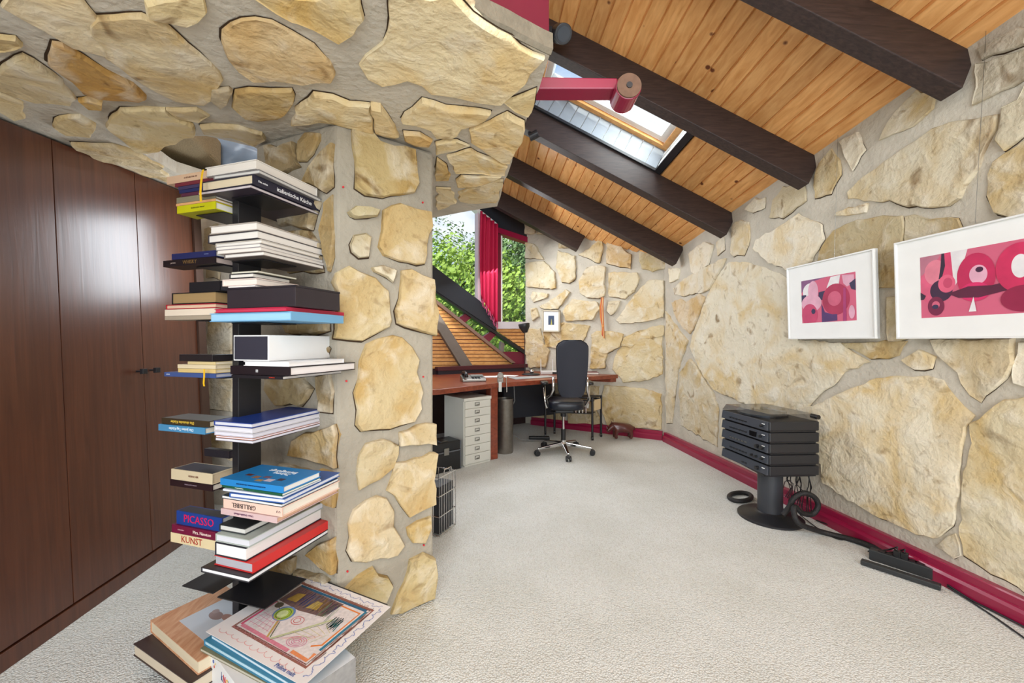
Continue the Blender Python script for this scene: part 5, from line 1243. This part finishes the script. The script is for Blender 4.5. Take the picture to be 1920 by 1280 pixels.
book('royal blue clip folder topmost on the fifth level', 472, 401, 622, ZR(803), ZR(794), 1.3, 0, 'B', (32, 62, 142), (214, 214, 222), kind='folder', cat='folder')
for a, b, n_, l_, r_, lab, c in ((803.5, 813, 473, 402, 621, 'thick white paper pad under the blue folder', (214, 212, 216)), (813.5, 822, 473.5, 402, 623, 'white magazine under the paper pad on the fifth level', (200, 196, 206)), (822.5, 826, 473.5, 405, 624, 'magazine with an orange back on the fifth level', (214, 130, 84)), (826.5, 832, 473.5, 404, 624, 'grey magazine at the bottom of the fifth level', (120, 116, 126))):
    book(lab, n_, l_, r_, ZR(b), ZR(a), 1.3, 0, 'B', c, (216, 214, 222), group=g)
blade('R', ZR(832)-.001)
tb_, M, L, W, z0, z1 = book('bright blue sports textbook with small photos, topmost on the sixth level', 531, 413, 601, ZR(903), ZR(891), 1.2, 0, 'L', (36, 128, 196), (228, 226, 220), group=g,
     txt=[('NEUES BEWEGUNGSLERNEN ZUM GESUNDSEIN', 'L', .5, .0055, (16, 52, 96), True), ('Bewegungs', 'T', .45, .026, (236, 244, 250), (True, .72)), ('Zeitung', 'T', .4, .022, (236, 244, 250), (True, .60))])
for k, (x, y, a, b, c) in enumerate(((.76, .35, .10, .10, (92, 52, 44)), (.60, .28, .09, .12, (150, 110, 84)), (.46, .34, .1, .1, (120, 90, 110)), (.34, .2, .11, .13, (206, 196, 214)), (.22, .3, .09, .12, (70, 60, 80)), (.46, .14, .1, .1, (166, 140, 96)))):
    MB().box((L*(x-a/2), W*(y-b/2), z1+.0002), (L*(x+a/2), W*(y+b/2), z1+.0006), M).build('cover_photo', C3(c, .4), tb_)
book('thin dark green booklet under the blue textbook', 529, 416, 600, ZR(908), ZR(903.5), 1.2, -1, 'L', (26, 84, 60), (226, 226, 220), group=g, txt=('Trainieren im Wasser', 'L', .3, .004, (220, 230, 220), True))
book('white and blue brochure stack under the green booklet', 529, 418, 602, ZR(912), ZR(908.4), 1.2, 1, 'B', (196, 206, 226), (220, 224, 234), group=g)
book('blue and white glossy magazine sticking out on the sixth level', 533, 430, 637, ZR(921), ZR(912.5), 1.2, 3, 'B', (40, 86, 160), (226, 228, 234), group=g, txt=('Mein Kind lernt', 'T', .5, .008, (220, 228, 240), (True, .35)))
book('dark landscape-photo magazine above the grill book', 528, 416, 634, ZR(927), ZR(921.5), 1.2, 0, 'B', (42, 60, 70), (224, 222, 220), group=g)
book('pink and orange grill cookbook with an upside-down spine title', 529, 419, 637, ZR(944), ZR(927.5), 1.2, 0, 'L', (232, 196, 180), (230, 222, 208), group=g, txt=[('GRILLBIBEL', 'L', .36, .020, (36, 28, 32), True), ('U U', 'L', .94, .009, (60, 50, 60), True)])
book('pale cookbook reading Grundkochbuch, lowest on the sixth level', 519, 414, 634, ZR(955), ZR(944.5), 1.2, 0, 'L', (206, 178, 178), (222, 180, 150), group=g, txt=('Unser Grundkochbuch', 'L', .42, .0085, (96, 44, 84), True))
blade('R', ZR(955)-.001)
book('small charcoal hardback topmost on the seventh level', 459, 411, 535, ZR(1003), ZR(991), 1.3, 0, 'B', (48, 52, 54), (214, 212, 206), group=g)
book('large pale grey-green book under the charcoal one', 467, 404, 622, ZR(1018), ZR(1003.5), 1.27, 0, 'B', (178, 186, 178), (214, 214, 220), group=g, txt=('Lieblingsbilder', 'T', .35, .006, (50, 56, 54), (False, .55)))
book('thick black-covered book with white pages on the seventh level', 461, 403, 611, ZR(1043), ZR(1018.5), 1.27, 0, 'B', (36, 34, 46), (238, 236, 232), group=g)
book('black book with a shiny red spine second from the bottom', 474, 402, 620, ZR(1062), ZR(1043.5), 1.26, -1, 'R', (206, 44, 44), (176, 176, 184), group=g)
book('wide thin black photo book at the bottom of the seventh level', 466, 377, 628, ZR(1085), ZR(1073), 1.27, 0, 'B', (40, 38, 44), (238, 238, 240), group=g) if False else book('wide thin black photo book at the bottom of the seventh level', 466, 377, 628, ZR(1072), ZR(1062.5), 1.24, 0, 'B', (40, 38, 44), (238, 238, 240), group=g)
blade('R', ZR(1072)-.001)
# --- left-hand stacks
g2 = 'books on the wardrobe side of the column bookcase'
def lb(label, lx, y0, y1, rx=440, nx=404, Y=1.372, **k): return book(label, nx, lx, rx, ZL(y1), ZL(y0), Y, **k)
lb('pale brown book with a worn title, topmost on the wardrobe side', 313, 316, 331, spine='L', cover=(206, 172, 142), pages=(214, 204, 190), group=g2, txt=('A HOUSE FOR MY', 'L', .5, .008, (120, 84, 64), False))
for k, (a, b, l, c) in enumerate(((336, 343, 328, (110, 40, 52)), (343.5, 350, 334, (60, 52, 84)), (350.5, 357, 336, (34, 40, 84)), (357.5, 364, 340, (84, 40, 60)))):
    lb(['thin dark red paperback in the top pile, wardrobe side', 'slim violet-grey paperback in the top pile, wardrobe side', 'slim navy paperback in the top pile, wardrobe side', 'slim plum paperback in the top pile, wardrobe side'][k], l, a-4.5, b-4.6, spine='L', cover=c, group=g2)
lb('book with a mottled picture spine in the top pile', 331, 360, 371, spine='L', cover=(128, 122, 100), group=g2)
lb('thin peach paperback above the yellow-green book', 330, 371.4, 376, spine='L', cover=(214, 160, 110), group=g2)
lb('yellow-green paperback at the bottom of the top pile', 332, 376.4, 391, spine='L', cover=(190, 186, 20), group=g2, txt=[('FRANK LLOYD WRIGHT', 'L', .55, .006, (90, 86, 20), False)])
blade('L', ZL(391)-.001)
lb('navy blue book lying on the whisky book', 322, 468.5, 480, spine='L', cover=(34, 40, 84), group=g2, txt=('LOEWEN', 'L', .8, .005, (110, 120, 160), False))
lb('black book with WHISKY on its spine', 306, 480.5, 493, spine='L', cover=(28, 22, 26), pages=(190, 170, 160), group=g2, txt=[('WHISKY', 'L', .52, .018, (112, 84, 48), False), ('JACKSON', 'L', .2, .0055, (170, 150, 140), False)])
blade('L', ZL(493)-.001)
lb('black ring binder lying topmost on the third level, wardrobe side', 355, 526, 545, nx=412, spine='L', cover=(28, 28, 32), pages=(60, 56, 60), kind='binder', cat='binder')
lb('worn black folder with yellowed papers on the third level', 322, 545.5, 567.5, spine='B', cover=(26, 26, 30), pages=(150, 122, 80), kind='binder', cat='binder')
lb('red hardback under the worn black folder', 311, 568, 577, spine='B', cover=(168, 36, 52), pages=(210, 178, 150), group=g2)
lb('thick cream paperback under the red hardback', 309, 577.4, 590, spine='L', cover=(222, 206, 186), group=g2)
lb('grey spiral brochure at the bottom of the third level', 309, 590.4, 598, spine='L', cover=(160, 146, 128), group=g2)
blade('L', ZL(598)-.001)
t, M, L, W, z0, z1 = book('flat black box frame topmost on the fourth level, wardrobe side', 398, 336, 437, ZL(678), ZL(665), 1.372, 0, kind='storage_box', cat='box')
MB().box((0, 0, z0), (L, W, z1), M).build('body', mat('box_black3', (36, 32, 34), .35), t, bevel=.001); MB().box((.006, .006, z1), (L-.006, W-.006, z1+.0005), M).build('face', mat('face_black', (40, 40, 44), .2), t)
for a, b, l, lab, c in ((678.4, 684, 352, 'small cream paperback under the flat black box', (206, 186, 136)), (684.4, 692, 333, 'yellowed paperback in the middle of the fourth level, wardrobe side', (214, 198, 164)), (692.4, 700, 334, 'cream paperback with a gold spine on the fourth level', (206, 180, 120))):
    lb(lab, l, a, b, spine='L', cover=c, pages=(214, 200, 172), group=g2)
lb('blue and white atlas at the bottom of the fourth level, wardrobe side', 308, 700.4, 709, spine='L', cover=(62, 82, 134), pages=(170, 170, 180), group=g2, txt=('ATLAS', 'L', .08, .006, (200, 206, 220), False))
blade('L', ZL(709)-.001)
lb('dark cookbook with gold spine lettering for German cuisine', 303, 790, 802, nx=392, spine='L', cover=(58, 48, 34), pages=(226, 214, 180), group=g2, top=(110, 116, 116), txt=('Die deutsche Küche', 'L', .45, .014, (226, 190, 70), True))
lb('light blue cookbook whose spine reads Jeden-Tag-Küche', 297, 802.4, 815, nx=384, spine='L', cover=(72, 136, 178), pages=(230, 222, 204), group=g2, txt=('Die Jeden-Tag-Küche', 'L', .5, .014, (224, 232, 238), True))
blade('L', ZL(815)-.001)
t = thing('toy_car', 'shiny dark red toy car behind the sixth level of the bookcase', 'toy', NCc+e2*.12+d1*.27+Vector((0, 0, ZR(870))))
MD = basis(NCc+e2*.05+d1*.135+Vector((0, 0, ZR(856)-.03)), e2, d1, Vector((0, 0, 1)))
lb('dark glossy book lying behind the portrait book on the sixth level', 383, 853, 868, nx=430, Y=1.42, spine='L', cover=(34, 32, 38), pages=(60, 50, 54), group=g2)
zt_ = zz(853, 1.372)
bx0 = basis(NCc+e2*.24+d1*.16+Vector((0, 0, ZL(853)+.0005)), e2, d1, Vector((0, 0, 1)))
t.location = bx0 @ Vector((.06, .03, 0))
mb = MB(); mb.add([bx0 @ Vector(p) for p in [(x, y, z) for y in (0, .05) for x, z in ((0, .008), (.12, .008), (.125, .022), (.095, .026), (.075, .045), (.035, .045), (.018, .026), (-.003, .022))]], [tuple(range(8))[::-1], tuple(range(8, 16))]+[(i, (i+1) % 8, 8+(i+1) % 8, 8+i) for i in range(8)]); mb.build('body', mat('car_red', (120, 16, 28), .25, coat=.5), t, bevel=.004)
for q in (.025, .095):
    mb = MB(); mb.cyl(bx0 @ Vector((q, -.003, .010)), bx0 @ Vector((q, .053, .010)), .0105, None, 16); mb.build('wheel', BLACKPL, t)
lb('thick cream-spined portrait book with a dark photo cover', 321, 889, 909, nx=398, spine='L', cover=(206, 190, 158), pages=(190, 170, 140), group=g2, top=(60, 66, 78), txt=('HERRSCHER', 'L', .55, .009, (120, 80, 60), False))
lb('black architecture book with a dim spine title at the bottom of the sixth level', 319, 909.4, 922, nx=398, spine='L', cover=(38, 22, 26), pages=(200, 190, 176), group=g2, txt=('FRANK LLOYD WRIGHT', 'L', .5, .0055, (140, 120, 130), False))
blade('L', ZL(922)-.001)
lb('thick blue book with PICASSO in red on its spine', 331, 972, 998, nx=416, spine='L', cover=(28, 62, 138), pages=(206, 204, 200), group=g2, top=(66, 68, 76), txt=('PICASSO', 'L', .5, .038, (214, 24, 84), False))
lb('wine red book whose spine reads Mrs. Newton', 322, 998.4, 1014, nx=404, spine='L', cover=(112, 22, 56), group=g2, txt=[('Mrs. Newton', 'L', .70, .016, (240, 220, 210), False), ('Leidenschaften', 'L', .22, .005, (206, 160, 170), False)])
lb('cream book with KUNST in red letters at the bottom of the wardrobe side', 320, 1014.4, 1033, nx=404, spine='L', cover=(224, 206, 164), group=g2, txt=('KUNST', 'L', .48, .032, (170, 50, 40), False))
blade('L', ZL(1033)-.001)
MB().box((-.005, -.02, .292), (.20, .15, .2955), MT).build('blade', BLACKM, tw); MB().box((.234, -.01, .292), (.38, .16, .2955), MT).build('blade', BLACKM, tw)
# yellow ribbons
def ribbon3(name, label, pts, wd, m, cat='ribbon'):
    mb = MB(); k = 0
    for p in pts: p = Vector(p); mb.v += [p-e2*wd, p+e2*wd, p+e2*wd-d1*.0008, p-e2*wd-d1*.0008]
    for i in range(len(pts)-1):
        a = i*4; mb.f += [(a, a+1, a+5, a+4), (a+1, a+2, a+6, a+5), (a+2, a+3, a+7, a+6), (a+3, a, a+4, a+7)]
    tag(mb.build(name, m), label, cat)
YEL = mat('yellow_ribbon', (226, 178, 28), .5)
def RP(x, y, Y): return Vector(((x-CX)/F*Y, Y, zz(y, Y)))
ribbon3('ribbon_bookmark', 'yellow ribbon bookmark dangling from the topmost white book', [RP(381, 318, 1.345), RP(379, 328, 1.34), RP(377, 345, 1.335), RP(376, 360, 1.335), RP(377, 378, 1.335)], .0045, YEL)
ribbon3('ribbon_bookmark', 'short yellow ribbon bookmark hanging at the fourth level, wardrobe side', [RP(383, 692, 1.36), RP(383, 705, 1.36), RP(382, 718, 1.36), RP(383, 724, 1.36)], .0035, YEL)

# ------------------------------------------------------------------ piles on the floor
ee = Vector((-.862, .506, 0)).normalized(); gg = Vector((.506, .862, 0)).normalized()
nA = Vector((-.970, 1.235, 0))
t, M, L, W, z0, z1 = book_box('black slipcase lowest in the floor pile near the wardrobe', nA+ee*.02+gg*.02, ee, gg, .25, .20, 0, .078, kind='storage_box', cat='box')
MB().box((0, 0, z0), (L, W, z1), M).build('body', mat('slip_black', (34, 30, 34), .5), t, bevel=.001)
book_box('large dark brown book in the middle of the floor pile near the wardrobe', nA+Vector((-.0, -.03, 0)), rt(ee, math.radians(4)), rt(gg, math.radians(4)), .36, .27, .0785, .119, 'F', (58, 42, 40), (200, 186, 164))
tw_, M, L, W, z0, z1 = book_box('wood-grain covered book with a pale bird painting, topmost of the floor pile by the wardrobe', nA+gg*.0, ee, gg, .362, .235, .1195, .162, 'B', (196, 140, 100), (214, 200, 172))
for o in tw_.children:
    if o.name.startswith('cover'): o.data.materials[0] = wood_material('printed_wood_grain', (186, 130, 94), (214, 170, 136), (24, 4, 4), .45, 3)
MB().box((.04, .05, z1), (.27, .21, z1+.0004), M).build('cover_picture', C3((196, 204, 214), .4), tw_)
for k, (x, y, rx, ry, c) in enumerate(((.19, .13, .035, .018, (150, 128, 126)), (.14, .145, .03, .014, (168, 130, 120)), (.215, .14, .014, .011, (160, 140, 138)), (.09, .16, .03, .01, (150, 180, 150)), (.12, .18, .02, .012, (96, 132, 186)), (.075, .13, .02, .006, (196, 150, 150)))):
    P = [M @ Vector((x+rx*math.cos(a*.3927), y+ry*math.sin(a*.3927), z1+.0005+.0001*k)) for a in range(16)]
    MB().add(P, [tuple(range(16))]).build('painted_shape', C3(c, .5), tw_)
# right pile
eb = Vector((-.80, .60, 0)); gb = Vector((.60, .80, 0)); nb_ = Vector((-.644, 1.035, 0))
t, M, L, W, z0, z1 = book_box('white game box reading kNOW! at the bottom of the pile before the pillar', nb_, eb, gb, .391, .262, 0, .168, kind='storage_box', cat='box')
MB().box((0, 0, z0), (L, W, z1), M).build('body', mat('box_white', (226, 226, 226), .5), t, bevel=.001)
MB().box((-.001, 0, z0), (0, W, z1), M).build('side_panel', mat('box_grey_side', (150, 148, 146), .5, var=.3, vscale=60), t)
for k, (c_, rgb) in enumerate((('k', (40, 60, 120)), ('N', (196, 40, 60)), ('O', (224, 170, 60)), ('W', (60, 150, 170)), ('!', (50, 60, 120)))):
    text(c_, .036, basis(M @ Vector((L*.745-.0215*k-(.006 if k == 4 else 0), -.0008, .136)), -eb, Vector((0, 0, 1)), -gb), C3(rgb, .5), t, sx=.72)
for k, rgb in enumerate(((40, 80, 170), (206, 90, 70), (226, 190, 90))):
    c_ = M @ Vector((L*.93-.008*k, -.0005, .148-.012*(k % 2))); mb = MB(); mb.cyl(c_, c_-gb*.0008, .005-.001*k, None, 12); mb.build('logo_dot', C3(rgb, .5), t)
eD = Vector((-.899, .4376, 0)).normalized(); gD = Vector((.39, .92, 0)).normalized(); nD = Vector((-.983, 1.284, 0))-eD*.466
book_box('olive and grey magazine directly on the white game box', nD+Vector((-.01, .0, 0))+eD*.06, rt(eD, .03), rt(gD, .03), .395, .29, .1685, .178, 'B', (120, 116, 84), (180, 176, 160))
book_box('teal picture book under the crayon drawing', nD+eD*.055-gD*.005, eD, gD, .412, .30, .1785, .196, 'B', (60, 128, 158), (180, 206, 216))
book_box('pale blue folder under the crayon drawing', nD+eD*.03, rt(eD, -.02), rt(gD, -.02), .42, .33, .1965, .206, 'B', (90, 150, 180), (206, 216, 222), kind='folder', cat='folder')
book_box('black sketch pad directly under the crayon drawing', nD+eD*.02+gD*.015, eD, gD, .44, .345, .2065, .2175, 'B', (34, 34, 40), (60, 60, 66), kind='sketch_pad', cat='sketch pad')
dr = thing('crayon_drawing', "child's colourful crayon drawing on white paper, topmost of the pile before the pillar", 'drawing', nD+Vector((0, 0, .218)))
MDr = basis(nD+eD*.466+Vector((0, 0, .2182)), -eD, gD, Vector((0, 0, 1)))   # x to the right in view, y away
DW, DH = .466, .352
MB().box((0, 0, 0), (DW, DH, .0012), MDr).build('paper', mat('drawing_paper', (236, 232, 232), .6), dr)
lay = [0]
def cray(pts, wd, rgb, name='crayon_line', closed=False):
    lay[0] += 1; z = .0013+.00002*lay[0]; P = [Vector((p[0]*DW, p[1]*DH)) for p in pts]; mb = MB(); n_ = len(P)
    for i, p in enumerate(P):
        a = P[i-1] if (i or closed) else P[0]; b = P[(i+1) % n_] if (i < n_-1 or closed) else P[-1]; d = (b-a); d = d.normalized() if d.length else Vector((1, 0)); q = Vector((-d.y, d.x))*wd/2
        mb.v += [MDr @ Vector((p.x+q.x, p.y+q.y, z)), MDr @ Vector((p.x-q.x, p.y-q.y, z))]
    for i in range(n_ if closed else n_-1): j = (i+1) % n_; mb.f.append((2*i, 2*j, 2*j+1, 2*i+1))
    mb.build(name, mat('cr_%d_%d_%d' % rgb, rgb, .8, var=.25, vscale=120), dr)
def fill(pts, rgb): 
    lay[0] += 1; mb = MB(); mb.add([MDr @ Vector((p[0]*DW, p[1]*DH, .0013+.00002*lay[0])) for p in pts], [tuple(range(len(pts)))]); mb.build('crayon_area', mat('cr_%d_%d_%d' % rgb, rgb, .8, var=.3, vscale=90), dr)
def ell(x, y, rx, ry, n_=28, rot=0): return [(x+rx*math.cos(6.2832*k/n_)*math.cos(rot)-ry*math.sin(6.2832*k/n_)*math.sin(rot), y+rx*math.cos(6.2832*k/n_)*math.sin(rot)+ry*math.sin(6.2832*k/n_)*math.cos(rot)) for k in range(n_)]
def scrib(x0, y0, x1, y1, n_, rgb, wd=.0012, slant=.1, seed=1):
    r = random.Random(seed); pts = []
    for k in range(n_): t_ = k/(n_-1); pts.append((x0+(x1-x0)*t_+r.uniform(-.01, .01), (y0 if k % 2 else y1)+r.uniform(-.02, .02)))
    cray(pts, wd, rgb)
fill([(.13, .16), (.90, .14), (.90, .88), (.13, .88)], (222, 214, 214))
cray([(.12, .15), (.90, .13), (.91, .88), (.12, .88)], .010, (150, 96, 84), closed=True)
cray([(.13, .165), (.88, .15), (.89, .865), (.13, .865)], .004, (112, 72, 62), closed=True)
cray([(.15, .84), (.87, .845)], .011, (40, 96, 130)); cray([(.875, .84), (.865, .30)], .010, (44, 120, 150))
cray([(.42, .80), (.845, .79), (.84, .35), (.78, .3)], .007, (226, 130, 60)); cray([(.70, .19), (.86, .18), (.86, .26)], .012, (226, 140, 90))
cray([(.15, .20), (.15, .56)], .010, (206, 84, 116)); cray([(.16, .20), (.68, .18)], .012, (214, 130, 150)); cray([(.16, .56), (.30, .46)], .003, (120, 96, 50))
fill([(.15, .58), (.40, .56), (.62, .60), (.66, .82), (.15, .83)], (118, 92, 88))
for k in range(6): scrib(.18+.07*k, .60, .28+.07*k, .82, 16, [(60, 60, 120), (96, 66, 50), (40, 80, 140), (150, 120, 50), (70, 60, 110), (110, 70, 60)][k], .0013, 0, k)
fill([(.20, .62), (.30, .63), (.29, .76), (.22, .74)], (170, 140, 64)); fill([(.42, .62), (.52, .64), (.50, .74), (.44, .74)], (186, 160, 80))
fill(ell(.33, .47, .085, .10), (110, 140, 190)); fill(ell(.33, .465, .070, .085), (164, 190, 70)); cray(ell(.33, .465, .055, .066), .003, (90, 120, 40), closed=True); fill(ell(.325, .46, .04, .05), (206, 220, 160))
fill(ell(.21, .53, .035, .04), (96, 86, 70))
cray([(.36, .38), (.44, .20)], .007, (190, 160, 90)); cray([(.38, .38), (.46, .21)], .003, (80, 110, 60)); cray([(.47, .20), (.72, .62)], .007, (190, 196, 150)); cray([(.48, .19), (.73, .60)], .002, (110, 120, 70))
for k in range(6): cray([(.19+.05*k, .24), (.20+.03*k, .42)], .0012, (214, 120, 150))
for k in range(4): cray([(.18, .26+.045*k), (.40-.02*k, .25+.045*k)], .0012, (214, 120, 150))
cray(ell(.49, .46, .05, .05), .002, (206, 90, 90), closed=True); cray(ell(.485, .46, .025, .03), .002, (206, 90, 90), closed=True)
for k in range(4): cray(ell(.66, .28, .02+.018*k, .015+.014*k, 24, .5), .0018, (206, 110, 150), closed=True)
scrib(.72, .52, .80, .66, 22, (40, 120, 120), .0035, 0, 9); scrib(.56, .58, .68, .78, 14, (120, 160, 110), .0015, 0, 12)
for k in range(5): cray([(.55+.04*k, .34+.05*k), (.72+.02*k, .36+.03*k)], .0012, (200, 190, 110))
R9 = random.Random(11); ph = [R9.uniform(0, 6) for _ in range(9)]
wob = lambda t_, k: math.sin(t_*.55+ph[k])*.6+math.sin(t_*1.31+ph[k+1])*.4
cray([(.05+.9*t_/90+.012*wob(t_*1.7, 3), .945+.024*wob(t_, 0)) for t_ in range(91)], .0015, (90, 110, 180))
cray([(.955+.022*wob(t_, 2), .93-.88*t_/90+.014*wob(t_*1.6, 5)) for t_ in range(91)], .0017, (84, 112, 186))
cray([(.05+.86*t_/110+.016*math.cos(t_*.7), .07+.016*math.sin(t_*.7)+.012*wob(t_*.5, 4)) for t_ in range(111)], .0014, (230, 160, 158))
for k in range(5): scrib(.12+.16*k, .868, .27+.16*k, .895, 18, (150, 104, 92), .0016, 0, 20+k); scrib(.12+.15*k, .135, .26+.15*k, .165, 18, (206, 140, 150), .0016, 0, 30+k)
for k in range(4): scrib(.895, .2+.16*k, .915, .32+.16*k, 12, (160, 106, 90), .0014, 0, 40+k)
for k in range(4): scrib(.30+.09*k, .62, .38+.09*k, .80, 20, [(34, 60, 130), (60, 110, 160), (186, 150, 70), (50, 50, 110)][k], .001, 0, 50+k)
for k in range(6): cray([(.50+.05*k, .22+.02*k), (.60+.04*k, .30+.03*k), (.66+.03*k, .26+.04*k)], .0011, [(214, 130, 160), (230, 170, 110), (170, 190, 120)][k % 3])
cray([(.01, .93), (.13, .90)], .0016, (190, 60, 70))
text('Philine malt', .018, MDr @ Matrix.Translation((DW*.93, DH*.06, .003)) @ Matrix.Rotation(math.radians(90), 4, 'Z') if False else MDr @ Matrix.Translation((DW*.80, DH*.035, .003)), C3((70, 90, 150), .7), dr)
text('mein Bild', .012, MDr @ Matrix.Translation((DW*.08, DH*.80, .003)) @ Matrix.Rotation(math.radians(90), 4, 'Z'), C3((40, 40, 40), .7), dr)
